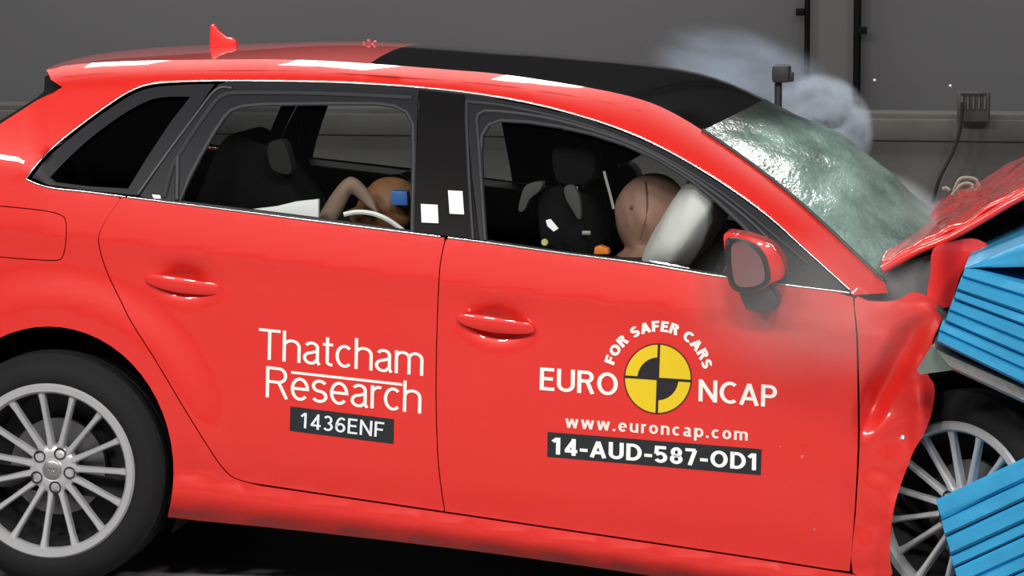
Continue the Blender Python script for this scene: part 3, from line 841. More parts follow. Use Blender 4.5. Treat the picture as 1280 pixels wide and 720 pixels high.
# ------------------------------------------------------------------ crash dummies
def skin_body(nodes, edges, root_i, vox=0.011, extra=None):
    """one continuous figure: skinned skeleton plus shaped extras, fused by a voxel remesh"""
    me = bpy.data.meshes.new('figure'); me.from_pydata([tuple(n[0]) for n in nodes], edges, [])
    o = bpy.data.objects.new('figure', me); COL.objects.link(o)
    o.modifiers.new('skin', 'SKIN')
    sv = me.skin_vertices[0].data
    for i, n in enumerate(nodes):
        r = n[1]
        sv[i].radius = (r, r) if not isinstance(r, tuple) else r
        sv[i].use_root = (i == root_i)
    s = o.modifiers.new('sub', 'SUBSURF'); s.levels = 2; s.render_levels = 2
    dg = bpy.context.evaluated_depsgraph_get()
    m1 = bpy.data.meshes.new_from_object(o.evaluated_get(dg))
    bm = bmesh.new(); bm.from_mesh(m1)
    if extra: extra(bm)
    m2 = bpy.data.meshes.new('figure2'); bm.to_mesh(m2); bm.free()
    o.modifiers.clear(); o.data = m2
    r = o.modifiers.new('fuse', 'REMESH'); r.mode = 'VOXEL'; r.voxel_size = vox
    sm = o.modifiers.new('smooth', 'SMOOTH'); sm.iterations = 4; sm.factor = 0.5
    dg = bpy.context.evaluated_depsgraph_get(); dg.update()
    m3 = bpy.data.meshes.new_from_object(o.evaluated_get(dg))
    bpy.data.objects.remove(o)
    return m3
def head_extra(c, R, s=1.0):
    def f(bm):
        r = bmesh.ops.create_icosphere(bm, subdivisions=4, radius=1)
        for v in r['verts']:
            p = v.co.copy()                       # local: +x face, +z crown
            q = Vector((p.x * 0.098, p.y * 0.078, p.z * 0.118))
            if p.z < -0.1: q.x *= 1 + 0.10 * p.z; q.y *= 1 + 0.28 * p.z
            if p.x < 0 and p.z > -0.3: q.x *= 1.06
            q.x += 0.022 * math.exp(-((p.z + 0.12) / 0.16) ** 2 - (p.y / 0.16) ** 2) * (p.x > 0)   # nose
            q.x += 0.007 * math.exp(-((p.z - 0.22) / 0.12) ** 2 - (p.y / 0.5) ** 2) * (p.x > 0)   # brow
            q.x -= 0.010 * math.exp(-((p.z - 0.05) / 0.12) ** 2 - ((abs(p.y) - 0.38) / 0.16) ** 2) * (p.x > 0)   # eyes
            q.x -= 0.006 * math.exp(-((p.z + 0.48) / 0.05) ** 2 - (p.y / 0.3) ** 2) * (p.x > 0)   # mouth
            q.x += 0.010 * math.exp(-((p.z + 0.78) / 0.15) ** 2 - (p.y / 0.35) ** 2) * (p.x > 0)  # chin
            e = math.exp(-((p.x + 0.02) / 0.20) ** 2 - ((p.z + 0.05) / 0.26) ** 2)
            q.y += math.copysign(0.012, p.y) * e * (abs(p.y) > 0.8)                               # ears
            v.co = c + R @ (q * s)
    return f
def dummy(name, label, loc, me, matfn, mats):
    t = thing(name, label, 'dummy', loc)
    me.transform(Matrix.Translation(-Vector(loc)))
    for m in mats: me.materials.append(m)
    for p in me.polygons:
        p.use_smooth = True
        p.material_index = matfn(p.center + Vector(loc))
    o = bpy.data.objects.new('body', me); COL.objects.link(o); o.parent = t
    return t, o
L0 = 0.45
def J(x, y, dl=0.0): return P(x, y, L0) + Vector((0, dl, 0))
hc = J(813, 268); Rh = Matrix.Rotation(math.radians(22), 3, 'Y')
nodes = [(J(752, 440), (0.14, 0.12)), (J(768, 405), (0.15, 0.115)), (J(785, 365), (0.16, 0.11)), (J(797, 335), (0.12, 0.09)), (J(803, 315), 0.055), (J(806, 295), 0.055)]
edges = [(0, 1), (1, 2), (2, 3), (3, 4), (4, 5)]
for s in (-1, 1):
    i = len(nodes)
    nodes += [(J(795, 348, s * 0.15), 0.065), (J(800, 352, s * 0.20), 0.058), (J(835, 400, s * 0.24), 0.047), (J(885, 378, s * 0.20), 0.036), (J(906, 362, s * 0.18), 0.028), (J(918, 352, s * 0.165), 0.022)]
    edges += [(3, i), (i, i + 1), (i + 1, i + 2), (i + 2, i + 3), (i + 3, i + 4), (i + 4, i + 5)]
    i = len(nodes)
    nodes += [(J(770, 440, s * 0.09), 0.09), (J(860, 415, s * 0.12), 0.078), (J(945, 405, s * 0.14), 0.062), (J(985, 480, s * 0.13), 0.055), (J(1015, 560, s * 0.12), 0.042), (J(1045, 570, s * 0.12), 0.038)]
    edges += [(0, i), (i, i + 1), (i + 1, i + 2), (i + 2, i + 3), (i + 3, i + 4), (i + 4, i + 5)]
    for k in range(5):       # fingers closing on the wheel rim
        j = len(nodes)
        base = J(916, 354, s * 0.165)
        if k < 4:
            off = (k - 1.5) * 0.018
            nodes += [(base + Vector((0.010, off, 0.004)), 0.010), (base + Vector((0.045, off, 0.010)), 0.009), (base + Vector((0.062, off, -0.016)), 0.008)]
        else:
            nodes += [(base + Vector((-0.005, -s * 0.024, 0.008)), 0.010), (base + Vector((0.02, -s * 0.042, 0.02)), 0.009), (base + Vector((0.045, -s * 0.044, 0.016)), 0.008)]
        edges += [(i - 1, j), (j, j + 1), (j + 1, j + 2)]
me = skin_body(nodes, edges, 0, 0.010, head_extra(hc, Rh))
neckz = J(803, 318).z
def drv_mat(p):
    if p.z > neckz and p.x > J(755, 300).x: return 1
    if p.x > J(893, 370).x and p.z > J(900, 385).z: return 1
    return 0
drv, drvb = dummy('crash_dummy', 'adult crash test dummy in dark shirt, tan head pressed into the white airbag', J(752, 470), me, drv_mat, [SHIRT, TAN])
SEAMM = mat('head_seam', (0.16, 0.09, 0.07), 0.7)
def onhead(x, y):
    r = ray(x, y)
    # hit on the head ellipsoid, from the camera
    Ri = Rh.transposed(); D = Vector((1 / 0.106, 1 / 0.0835, 1 / 0.125))
    o_ = Ri @ (CAM - hc); d_ = Ri @ r
    o_ = Vector([a * b for a, b in zip(o_, D)]); d_ = Vector([a * b for a, b in zip(d_, D)])
    A = d_.dot(d_); B = 2 * o_.dot(d_); C = o_.dot(o_) - 1
    q = B * B - 4 * A * C
    t = (-B - math.sqrt(max(q, 0))) / (2 * A)
    return CAM + r * t
tube('head_seam', [onhead(x, y) for x, y in [(806, 226), (808, 240), (809, 256), (808, 272), (804, 288), (800, 300)]], 0.0022, SEAMM, drv, n=5)
lathe('head_marker', [(0, 0.002), (0.004, 0.002), (0.005, 0.0)], SEAMM, drv, onhead(789, 259), None, n=12)

# child dummy thrown forward over its harness in the near rear seat
hc2 = J(486, 258); Rh2 = Matrix.Rotation(math.radians(75), 3, 'Y')
nodes = [(J(352, 385), (0.10, 0.09)), (J(372, 345), (0.10, 0.085)), (J(402, 308), (0.10, 0.085)), (J(428, 285), (0.07, 0.06)), (J(445, 276), 0.038), (J(458, 270), 0.04)]
edges = [(0, 1), (1, 2), (2, 3), (3, 4), (4, 5)]
for s in (-1, 1):
    i = len(nodes)
    if s < 0:
        arm = [(J(424, 285, -0.09), 0.034), (J(416, 278, -0.135), 0.032), (J(451, 220, -0.15), 0.026), (J(466, 238, -0.14), 0.022), (J(478, 252, -0.135), 0.017)]
    else:
        arm = [(J(424, 285, 0.09), 0.038), (J(425, 290, 0.125), 0.033), (J(470, 320, 0.14), 0.028), (J(510, 300, 0.12), 0.022), (J(522, 292, 0.115), 0.018)]
    nodes += arm
    edges += [(3, i)] + [(i + k, i + k + 1) for k in range(4)]
    hb_ = arm[-1][0]; d = (arm[-1][0] - arm[-2][0]).normalized()
    e = i + 4
    for k in range(5):
        j = len(nodes)
        off = Vector((0, (k - 2) * 0.010, 0)) if k < 4 else Vector((0, 0.024, 0.006))
        ln = 0.032 if k < 4 else 0.02
        nodes += [(hb_ + off + d * 0.006, 0.0065), (hb_ + off + d * ln + Vector((0, 0, -0.004)), 0.006)]
        edges += [(e, j), (j, j + 1)]
    i = len(nodes)
    nodes += [(J(362, 392, s * 0.06), 0.06), (J(430, 372, s * 0.075), 0.05), (J(478, 372, s * 0.08), 0.042), (J(498, 430, s * 0.08), 0.034), (J(520, 440, s * 0.08), 0.028)]
    edges += [(0, i)] + [(i + k, i + k + 1) for k in range(4)]
me = skin_body(nodes, edges, 0, 0.008, head_extra(hc2, Rh2, 0.80))
hz = J(455, 272).x
OCHRE = mat('painted_head', (0.28, 0.12, 0.05), 0.6, var=(12, 0.25, 3))
TAN2 = mat('child_dummy_skin', (0.25, 0.165, 0.125), 0.65)
def ch_mat(p):
    if (p - hc2).length < 0.115: return 2
    if p.y < L0 - 0.125 and p.z > J(440, 292).z: return 1
    if p.y > L0 + 0.10 and p.x > J(440, 300).x and p.z > J(440, 330).z: return 1
    return 0
chd, _ = dummy('child_crash_dummy', 'small crash test dummy bent forward in the rear, bare tan arm raised', J(352, 420), me, ch_mat, [SHIRT, TAN2, OCHRE])
prism('blue_head_marker', [(489, 238), (509, 239), (510, 257), (489, 256)], hc2.y - 0.105, hc2.y - 0.06, mat('marker_blue', (0.04, 0.17, 0.55), 0.5), chd, bevel=0.004, latref=hc2.y - 0.1)

# child seats
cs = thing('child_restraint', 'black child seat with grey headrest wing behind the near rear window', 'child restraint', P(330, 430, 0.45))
prism('shell', smooth([(250, 420), (238, 330), (240, 275), (258, 222), (276, 182), (290, 168), (306, 166), (326, 178), (346, 182), (362, 204), (372, 236), (388, 262), (400, 300), (392, 400), (350, 440)], closed=True, n=4), 0.36, 0.66, SEATM, cs, bevel=0.02, latref=0.40)
prism('headrest_wing', smooth([(338, 182), (348, 174), (358, 176), (364, 190), (368, 214), (356, 216), (342, 208)], closed=True, n=3), 0.30, 0.37, mat('wing_grey', (0.022, 0.022, 0.022), 0.9, spec=0.15), cs, bevel=0.012, latref=0.34)
prism('reflection_wedge', [(312, 262), (345, 258), (370, 252), (398, 249), (398, 276), (352, 269)], 0.20, 0.22, WHITECARD, cs, bevel=0.002, latref=0.2)  # white wedge added in place of a bright reflection on the door glass
tube('frame_hoop', [P(x, y, 0.22) for x, y in smooth([(430, 268), (445, 265), (462, 266), (478, 271), (492, 279), (506, 290)], n=4)], 0.007, WHITECARD, cs, n=6)
cs2 = thing('child_restraint', 'navy child seat with thin light rim beside the far rear door', 'child restraint', P(500, 420, 1.3))
prism('shell', smooth([(470, 420), (468, 262), (473, 236), (484, 224), (498, 222), (512, 232), (518, 260), (530, 420)], closed=True, n=4), 1.12, 1.45, mat('navy_cloth', (0.016, 0.018, 0.035), 0.85), cs2, bevel=0.02, latref=1.12)
tube('rim', [P(x, y, 1.115) for x, y in smooth([(468, 250), (473, 234), (484, 222), (498, 219), (510, 226), (518, 242)], n=4)], 0.004, CHROME, cs2, n=6)

# ------------------------------------------------------------------ deformable barrier
BX = P(1300, 420, -0.15)
bar = thing('crash_barrier', 'bright blue deformable barrier of crushed folded sheets rammed by the red car', 'barrier', Vector((P(1480, 700, 0.2).x, 0.25, 0)))
b0 = base_of(bar)
def pleat(name, quad, lat0, lat1, m, parent, bulge=0.02, drop=0.0):
    """one folded sheet: a long rounded rib between two edge lines (pixels), bowed toward the viewer"""
    (ax, ay), (bx_, by_), (cx, cy), (dx, dy) = quad      # a-b upper edge, d-c lower edge
    V = []; F = []
    nu, nv = 14, 6
    for i in range(nu + 1):
        u = i / nu
        for k in range(nv + 1):
            v = k / nv
            x = (ax + (bx_ - ax) * u) * (1 - v) + (dx + (cx - dx) * u) * v
            y = (ay + (by_ - ay) * u) * (1 - v) + (dy + (cy - dy) * u) * v
            prof = min(1.0, 6 * v, 6 * (1 - v))
            l = lat0 - bulge * prof + 0.006 * noise.noise(Vector((x * 0.03, y * 0.05, 5)))
            V.append(P(x, y, l) - b0)
    for i in range(nu):
        for k in range(nv):
            o = i * (nv + 1) + k
            F.append((o, o + nv + 1, o + nv + 2, o + 1))
    # depth: close the rib backward
    base = len(V)
    ring = [k for k in range(nv + 1)] + [i * (nv + 1) + nv for i in range(1, nu + 1)] + [nu * (nv + 1) + k for k in range(nv - 1, -1, -1)] + [i * (nv + 1) for i in range(nu - 1, 0, -1)]
    for q in ring:
        p = V[q] + b0
        V.append(Vector((p.x, lat1, p.z - drop * (lat1 - p.y))) - b0)
    for i in range(len(ring)):
        j = (i + 1) % len(ring)
        F.append((ring[i], ring[j], base + j, base + i))
    return link_mesh(name, V, F, m, parent, True, autosmooth=40)
def lerp2(a, b, t): return (a[0] + (b[0] - a[0]) * t, a[1] + (b[1] - a[1]) * t)
def stack(name, LT, LB, RT, RB, cuts, lat0, lat1, drop=0.0):
    core = pleat(name, (LT, RT, RB, LB), lat0 + 0.03, lat1, mat('barrier_core_blue', (0.010, 0.09, 0.20), 0.6), bar, bulge=0.0, drop=drop)
    for i in range(len(cuts) - 1):
        a, b_ = cuts[i], cuts[i + 1]
        g = 0.004
        g0 = g if i else -0.03
        q = (lerp2(LT, LB, a + g0), lerp2(RT, RB, a + g0), lerp2(RT, RB, b_ - g), lerp2(LT, LB, b_ - g))
        random.seed(i * 3 + len(name))
        j = random.uniform(-0.010, 0.010)
        q = ((q[0][0] + random.uniform(-3, 2), q[0][1]), q[1], q[2], (q[3][0] + random.uniform(-3, 2), q[3][1]))
        pl = pleat('folded_sheet', q, lat0 + j, lat0 + 0.40 if i == 0 else lat0 + 0.06, BLUE, bar, bulge=0.009, drop=drop)
        pl.parent = core
    return core
up_c = stack('upper_block', (1206, 335), (1170, 428), (1420, 396), (1400, 540), [0, .13, .30, .42, .58, .72, .85, 1.0], -0.22, 0.55)
lo_c = stack('lower_block', (1171, 630), (1215, 800), (1420, 512), (1470, 690), [0, .12, .24, .38, .47, .60, .70, .82, .92, 1.0], -0.24, 0.45, drop=0.16)
# flat top flange of the upper block
pleat('top_flange', ((1206, 334), (1440, 238), (1440, 330), (1212, 335)), -0.225, 0.5, BLUE, bar, bulge=0.004)
# aluminium backing sheet under the upper block
pleat('backing_sheet', ((1166, 432), (1400, 536), (1400, 560), (1190, 462)), -0.16, 0.2, ALU, bar, bulge=0.01)
tornsheet = prism('torn_sheet', [(1166, 430), (1192, 440), (1196, 462), (1150, 468), (1146, 462)], -0.10, -0.085, mat('torn_sheet_grey', (0.20, 0.25, 0.22), 0.5, metal=0.3), bar, latref=-0.1)
# carrier behind the crushed faces (out of the frame, standing on the floor)
xb = P(1425, 500, 0.2).x
box('carrier_block', (xb + 0.55, 0.25, 0.75), (1.0, 1.1, 1.5), mat('carrier_concrete', (0.3, 0.3, 0.29), 0.9), bar, bevel=0.01)

# ------------------------------------------------------------------ lettering on the doors
def _arc(cx, cy, rx, ry, a0, a1, n=14):
    return [(cx + rx * math.cos(math.radians(a0 + (a1 - a0) * i / n)), cy + ry * math.sin(math.radians(a0 + (a1 - a0) * i / n))) for i in range(n + 1)]
XH = 0.74
def glyph(c, h):
    """(width, strokes): sans-serif letter as centre lines, cap height 1, half stroke width h"""
    X = XH; t = 1 - h
    def sshape(w, H):
        r = (H - 2 * h) / 4; cx = w / 2; rx = w / 2 - h
        return _arc(cx, H - h - r, rx * 0.96, r, 28, 270) + _arc(cx, h + r, rx, r, 90, -152)[1:]
    if c == 'T': return 0.62, [[(0, t), (0.62, t)], [(0.31, t), (0.31, 0)]]
    if c == 'h': return 0.52, [[(h, 0), (h, 1)], [(h, X - 0.26)] + _arc(0.26, X - 0.24, 0.26 - h, 0.24 - h, 180, 0) + [(0.52 - h, 0)]]
    if c == 'n': return 0.52, [[(h, 0), (h, X)], [(h, X - 0.26)] + _arc(0.26, X - 0.24, 0.26 - h, 0.24 - h, 180, 0) + [(0.52 - h, 0)]]
    if c == 'm': return 0.82, [[(h, 0), (h, X)], _arc(0.41 / 2 + h / 2, X - 0.22, 0.41 / 2 - h / 2, 0.22 - h, 180, 0) + [(0.41, 0)], _arc(0.41 + (0.41 - h) / 2, X - 0.22, (0.41 - h) / 2, 0.22 - h, 180, 0) + [(0.82 - h, 0)]]
    if c == 'a': return 0.50, [_arc(0.245, X - 0.20, 0.215 - h, 0.20 - h, 155, 0) + [(0.46 - h, 0.10), (0.47, 0.0)], [(0.46 - h, X * 0.60)] + _arc(0.23, 0.205, 0.23 - h, 0.215 - h, 90, 270) + [(0.30, h)] + [(0.46 - h, 0.16)]]
    if c == 't': return 0.30, [[(0.13, 0.93), (0.13, 0.14)] + _arc(0.13 + 0.12, 0.12 + h * 0.2, 0.12, 0.12 - h * 0.8, 180, 285, 8), [(0, X - h), (0.29, X - h)]]
    if c == 'c': return 0.48, [_arc(0.26, X / 2, 0.26 - h, X / 2 - h, 48, 312, 20)]
    if c == 'e': return 0.52, [[(h, X / 2 + 0.01), (0.52 - h, X / 2 + 0.01)] + _arc(0.26, X / 2, 0.26 - h, X / 2 - h, 2, 318, 22)[0:]]
    if c == 'o': return 0.54, [_arc(0.27, X / 2, 0.27 - h, X / 2 - h, 0, 360, 24)]
    if c == 's': return 0.46, [sshape(0.46, X)]
    if c == 'r': return 0.31, [[(h, 0), (h, X)], [(h, X - 0.26)] + _arc(0.24, X - 0.26, 0.24 - h, 0.26 - h, 180, 72, 8)]
    if c == 'u': return 0.52, [[(h, X)] + _arc(0.26, 0.24, 0.26 - h, 0.24 - h, 180, 360) + [(0.52 - h, 0.26)], [(0.52 - h, X), (0.52 - h, 0)]]
    if c == 'w': return 0.78, [[(h * 0.9, X), (0.20, 0.0)], [(0.20, 0.0), (0.39, X)], [(0.39, X), (0.58, 0.0)], [(0.58, 0.0), (0.78 - h * 0.9, X)]]
    if c == 'p': return 0.54, [[(h, -0.28), (h, X)], _arc(0.27 + h * 0.3, X / 2, 0.27 - h, X / 2 - h, 0, 360, 24)]
    if c == '.': return 2.2 * h, [[(1.1 * h, 0), (1.1 * h, 2.2 * h)]]
    if c == '-': return 0.34, [[(0, 0.38), (0.34, 0.38)]]
    if c == 'R': return 0.64, [[(h, 0), (h, 1)], [(h, t), (0.36, t)] + _arc(0.36, 0.735, 0.24 - h, 0.265 - h, 90, -90, 12) + [(h, 0.47 + h)], [(0.36, 0.47 + h), (0.64 - h, 0)]]
    if c == 'P': return 0.58, [[(h, 0), (h, 1)], [(h, t), (0.32, t)] + _arc(0.32, 0.70, 0.26 - h, 0.30 - h, 90, -90, 12) + [(h, 0.40 + h)]]
    if c == 'D': return 0.68, [[(h, 0), (h, 1)], [(h, t), (0.28, t)] + _arc(0.28, 0.5, 0.40 - h, 0.5 - h, 90, -90, 18) + [(h, h)]]
    if c == 'E': return 0.54, [[(h, 0), (h, 1)], [(h, t), (0.52, t)], [(h, 0.52), (0.48, 0.52)], [(h, h), (0.54, h)]]
    if c == 'F': return 0.52, [[(h, 0), (h, 1)], [(h, t), (0.52, t)], [(h, 0.50), (0.47, 0.50)]]
    if c == 'N': return 0.68, [[(h, 0), (h, 1)], [(h, 1 - h * 0.6), (0.68 - h, h * 0.6)], [(0.68 - h, 0), (0.68 - h, 1)]]
    if c == 'U': return 0.66, [[(h, 1)] + _arc(0.33, 0.33, 0.33 - h, 0.33 - h, 180, 360, 16) + [(0.66 - h, 1)]]
    if c == 'O': return 0.76, [_arc(0.38, 0.5, 0.38 - h, 0.5 - h, 0, 360, 32)]
    if c == 'C': return 0.64, [_arc(0.38, 0.5, 0.38 - h, 0.5 - h, 52, 308, 24)]
    if c == 'A': return 0.70, [[(h * 0.8, 0), (0.35, 1 - h * 0.4)], [(0.35, 1 - h * 0.4), (0.70 - h * 0.8, 0)], [(0.16, 0.30), (0.54, 0.30)]]
    if c == 'S': return 0.58, [sshape(0.58, 1)]
    if c == '1': return 0.40, [[(0.02, 0.74), (0.25 - h * 0.4, 1 - h * 0.5)], [(0.25, 0), (0.25, 1)]]
    if c == '4': return 0.58, [[(0.42, 0), (0.42, 1)], [(0.42, 1 - h), (h, 0.26)], [(h * 0.4, 0.26), (0.58, 0.26)]]
    if c == '7': return 0.54, [[(0, t), (0.54 - h, t)], [(0.54 - h * 1.2, t), (0.20, 0)]]
    if c == '3': return 0.54, [_arc(0.25, 0.5 + (0.5 - h) / 2, 0.25 - h, (0.5 - h) / 2, 150, -90, 16) + _arc(0.26, h + (0.5 - h) / 2, 0.28 - h, (0.5 - h) / 2, 90, -150, 18)[1:]]
    if c == '8': return 0.56, [_arc(0.28, 0.5 + (0.5 - h) / 2, 0.25 - h, (0.5 - h) / 2, 0, 360, 20), _arc(0.28, h + (0.5 - h) / 2, 0.28 - h, (0.5 - h) / 2, 0, 360, 20)]
    if c == '5': return 0.56, [[(0.50, t), (0.10, t), (0.07, 0.52)], [(0.07, 0.50)] + _arc(0.26, 0.33, 0.30 - h, 0.33 - h, 130, -150, 20)]
    if c == '6': return 0.56, [_arc(0.28, 0.31, 0.28 - h, 0.31 - h, 0, 360, 22), _arc(0.36, 0.36, 0.36 - h, 0.64 - h, 90 , 180, 12), _arc(0.34, 0.72, 0.18, 0.28 - h, 90, 30, 5)]
    raise KeyError(c)
def stroke_quads(st, h, V, F):
    st = [p for i, p in enumerate(st) if i == 0 or math.hypot(p[0] - st[i - 1][0], p[1] - st[i - 1][1]) > 1e-4]
    n = len(st); closed = n > 3 and math.hypot(st[0][0] - st[-1][0], st[0][1] - st[-1][1]) < 1e-3
    if closed: st = st[:-1]; n -= 1
    o = len(V)
    for i in range(n):
        a = st[i - 1] if (i > 0 or closed) else None
        b = st[(i + 1) % n] if (i < n - 1 or closed) else None
        p = st[i]
        d1 = (p[0] - a[0], p[1] - a[1]) if a else None
        d2 = (b[0] - p[0], b[1] - p[1]) if b else None
        d1 = d1 or d2; d2 = d2 or d1
        l1 = math.hypot(*d1); l2 = math.hypot(*d2)
        n1 = (-d1[1] / l1, d1[0] / l1); n2 = (-d2[1] / l2, d2[0] / l2)
        m = (n1[0] + n2[0], n1[1] + n2[1]); L = m[0] ** 2 + m[1] ** 2
        k = min(2 / max(L, 1e-6), 1.6)
        m = (m[0] * k * h, m[1] * k * h)
        V += [(p[0] + m[0], p[1] + m[1]), (p[0] - m[0], p[1] - m[1])]
    for i in range(n if closed else n - 1):
        j = (i + 1) % n
        F.append((o + 2 * i, o + 2 * j, o + 2 * j + 1, o + 2 * i + 1))
def text_geo(s_, bold=0.06, spacing=0.13):
    V = []; F = []; x = 0.0
    for c in s_:
        if c == ' ': x += 0.36; continue
        w_, strokes = glyph(c, bold)
        W = []; FF = []
        for st in strokes: stroke_quads(st, bold, W, FF)
        F += [tuple(i + len(V) for i in f) for f in FF]
        V += [(a + x, b) for a, b in W]
        x += w_ + spacing
    return np.array(V), F
CAPH = 1.0
DECAL_OFF = -0.0022
def decal(name, V2, F, m, par, off=DECAL_OFF, latf=None):
    b = base_of(par)
    pts = [P(x, y, (latf or LAT)(x, y) + off) - b for x, y in V2]
    faces = []
    for f in F:
        n = (pts[f[1]] - pts[f[0]]).cross(pts[f[2]] - pts[f[0]])
        faces.append(f if n.y < 0 else f[::-1])
    return link_mesh(name, pts, faces, m, par, False)
def text_line(name, s, A, B, cap, m, par, bold=0.0, up=(0.02, -1.0), spacing=0.13):
    V, F = text_geo(s, bold, spacing)
    x0, x1 = V[:, 0].min(), V[:, 0].max()
    out = []
    for x, y in V:
        t = (x - x0) / (x1 - x0)
        k = y / CAPH * cap
        out.append((A[0] + (B[0] - A[0]) * t + up[0] * k, A[1] + (B[1] - A[1]) * t + up[1] * k))
    return decal(name, out, F, m, par)
def plate(name, quad, m, par, off=-0.0015):
    return panel(name, quad, LAT, m, par, step=9, off=off, thick=0.001)
text_line('lettering', 'Thatcham', (323, 448.5), (529, 470), 38.5, WHITE, rear_door, bold=0.047, spacing=0.065)
text_line('lettering', 'Research', (332, 496.5), (526.5, 517), 39, WHITE, rear_door, bold=0.047, spacing=0.065)
plate('lettering_bar', [(364, 463.8), (503, 479.2), (503, 482.4), (364, 467)], WHITE, rear_door)
plate('number_plate', [(363, 508), (492.5, 524), (492, 555), (362, 538.5)], PLATE, rear_door, off=-0.0012)
text_line('lettering', '1436ENF', (375, 534.5), (479.5, 547), 19, mat('vinyl_cool', (0.80, 0.84, 0.90), 0.5), rear_door, bold=0.066, up=(0.05, -1)).data.transform(Matrix.Translation((0, -0.001, 0)))
text_line('lettering', 'EURO', (674.5, 487.5), (772, 495), 28.5, WHITE, front_door, bold=0.075, spacing=0.085)
text_line('lettering', 'NCAP', (873, 501.5), (971, 509.5), 27.5, WHITE, front_door, bold=0.075, spacing=0.085)
text_line('lettering', 'www.euroncap.com', (706.5, 534.5), (934.5, 551), 15.5, mat('vinyl_pinkish', (0.90, 0.80, 0.74), 0.5), front_door, bold=0.08, spacing=0.17)
plate('number_plate', [(684.5, 540), (952, 561.5), (951, 594), (684, 571)], PLATE, front_door, off=-0.0012)
text_line('lettering', '14-AUD-587-OD1', (689, 567.5), (945, 588), 21, mat('vinyl_white', (0.95, 0.95, 0.95), 0.5), front_door, bold=0.092, spacing=0.11).data.transform(Matrix.Translation((0, -0.001, 0)))
# words on the arc over the emblem
EC = (822.3, 473.5); ERX, ERY = 42.8, 44.5
def arc_text(s, r, a0, a1, cap, par):
    widths = []
    geos = []
    for c in s:
        if c == ' ': geos.append(None); widths.append(0.36); continue
        V, F = text_geo(c, 0.115); geos.append((V, F)); widths.append(V[:, 0].max() - V[:, 0].min() + 0.10)
    tot = sum(widths); pos = 0; VV = []; FF = []
    for g, wd in zip(geos, widths):
        mid = (pos + wd / 2) / tot; pos += wd
        if g is None: continue
        a = math.radians(a0 + (a1 - a0) * mid)
        V, F = g; cxm = (V[:, 0].max() + V[:, 0].min()) / 2
        k = cap / CAPH; o = len(VV)
        wscale = (abs(math.radians(a1 - a0)) * (r + cap * 0.5)) / tot
        for x, y in V:
            lx = (x - cxm) * wscale; rr = r + y * k
            # outward and tangent directions on the arc
            ox, oy = math.cos(a), -math.sin(a); tx, ty = math.sin(a), math.cos(a)
            VV.append((EC[0] + 0.97 * (ox * rr + tx * lx), EC[1] + oy * rr + ty * lx))
        FF += [tuple(i + o for i in f) for f in F]
    return decal('lettering', VV, FF, WHITE, par)
arc_text('FOR SAFER CARS', 59, 164, 11, 13.5, front_door)
emb = None
def disc_pts(k, n=48, a0=0, a1=360): return [(EC[0] + ERX * k * math.cos(math.radians(a0 + (a1 - a0) * i / n)), EC[1] - ERY * k * math.sin(math.radians(a0 + (a1 - a0) * i / n))) for i in range(n + (a1 - a0 < 360))]
def eplate(name, loop, m, off): return panel(name, loop, LAT, m, front_door, step=7, off=off, thick=0.0005)
eplate('emblem_outline', disc_pts(1.0), BROWNRING, -0.0012)
eplate('emblem_disc', disc_pts(0.955), YELLOW, -0.0019)
def sect(a0, a1, k):
    return [(EC[0], EC[1])] + disc_pts(k, 14, a0, a1)
eplate('emblem_sector', sect(88, 176.5, 0.60), BLACKV, -0.0027)
eplate('emblem_sector', sect(268, 356.5, 0.60), BLACKV, -0.0027)
def bar2(a, k=0.97, hw=1.5):
    c, s = math.cos(math.radians(a)), math.sin(math.radians(a))
    return [(EC[0] + ERX * k * c * t + s * hw * q, EC[1] - ERY * k * s * t + c * hw * q) for t, q in ((-1, -1), (1, -1), (1, 1), (-1, 1))]
eplate('emblem_cross', bar2(88), BLACKV, -0.0031)
eplate('emblem_cross', bar2(-3.7), BLACKV, -0.0035)

# ------------------------------------------------------------------ things along the wall
wpost(1005.5, 1010.5, 100, (1000, 15), 'thin black vertical post with clamp, left of the two on the wall')
wpost(1066.5, 1074.5, 130, (1078, 38), 'wider black vertical post with clamp, right of the two on the wall')
BOXM = mat('junction_box_grey', (0.040, 0.040, 0.040), 0.6)
c = P(1217, 133, WALL_Y - 0.33)
jb = thing('junction_box', 'dark ribbed electrical box on the wall ledge with a hanging cable', 'electrical box', (c.x, WALL_Y - 0.38, c.z))
sx = 40 / FPX * 15.5
box('housing', c, (sx, 0.10, 38 / FPX * 15.5), BOXM, jb, bevel=0.012)
for k in range(5):
    q = P(1203 + k * 7, 127, WALL_Y - 0.39)
    box('rib', q, (0.008, 0.02, 0.065), mat('rib_grey', (0.085, 0.08, 0.08), 0.6), jb, bevel=0.002, seg=1)
q0 = P(1201, 117, WALL_Y - 0.395); q1 = P(1233, 117, WALL_Y - 0.395)
box('lid_edge', (q0 + q1) / 2, ((q1 - q0).length, 0.02, 0.012), mat('box_black', (0.012, 0.012, 0.012), 0.5), jb, bevel=0.003, seg=1)
tube('cable', [P(x, y, WALL_Y - 0.45) for x, y in smooth([(1203, 128), (1202, 150), (1198, 170), (1191, 190), (1183, 206), (1175, 222), (1168, 245), (1160, 290)], n=5)], 0.009, MATS['box_black'], jb, n=6)
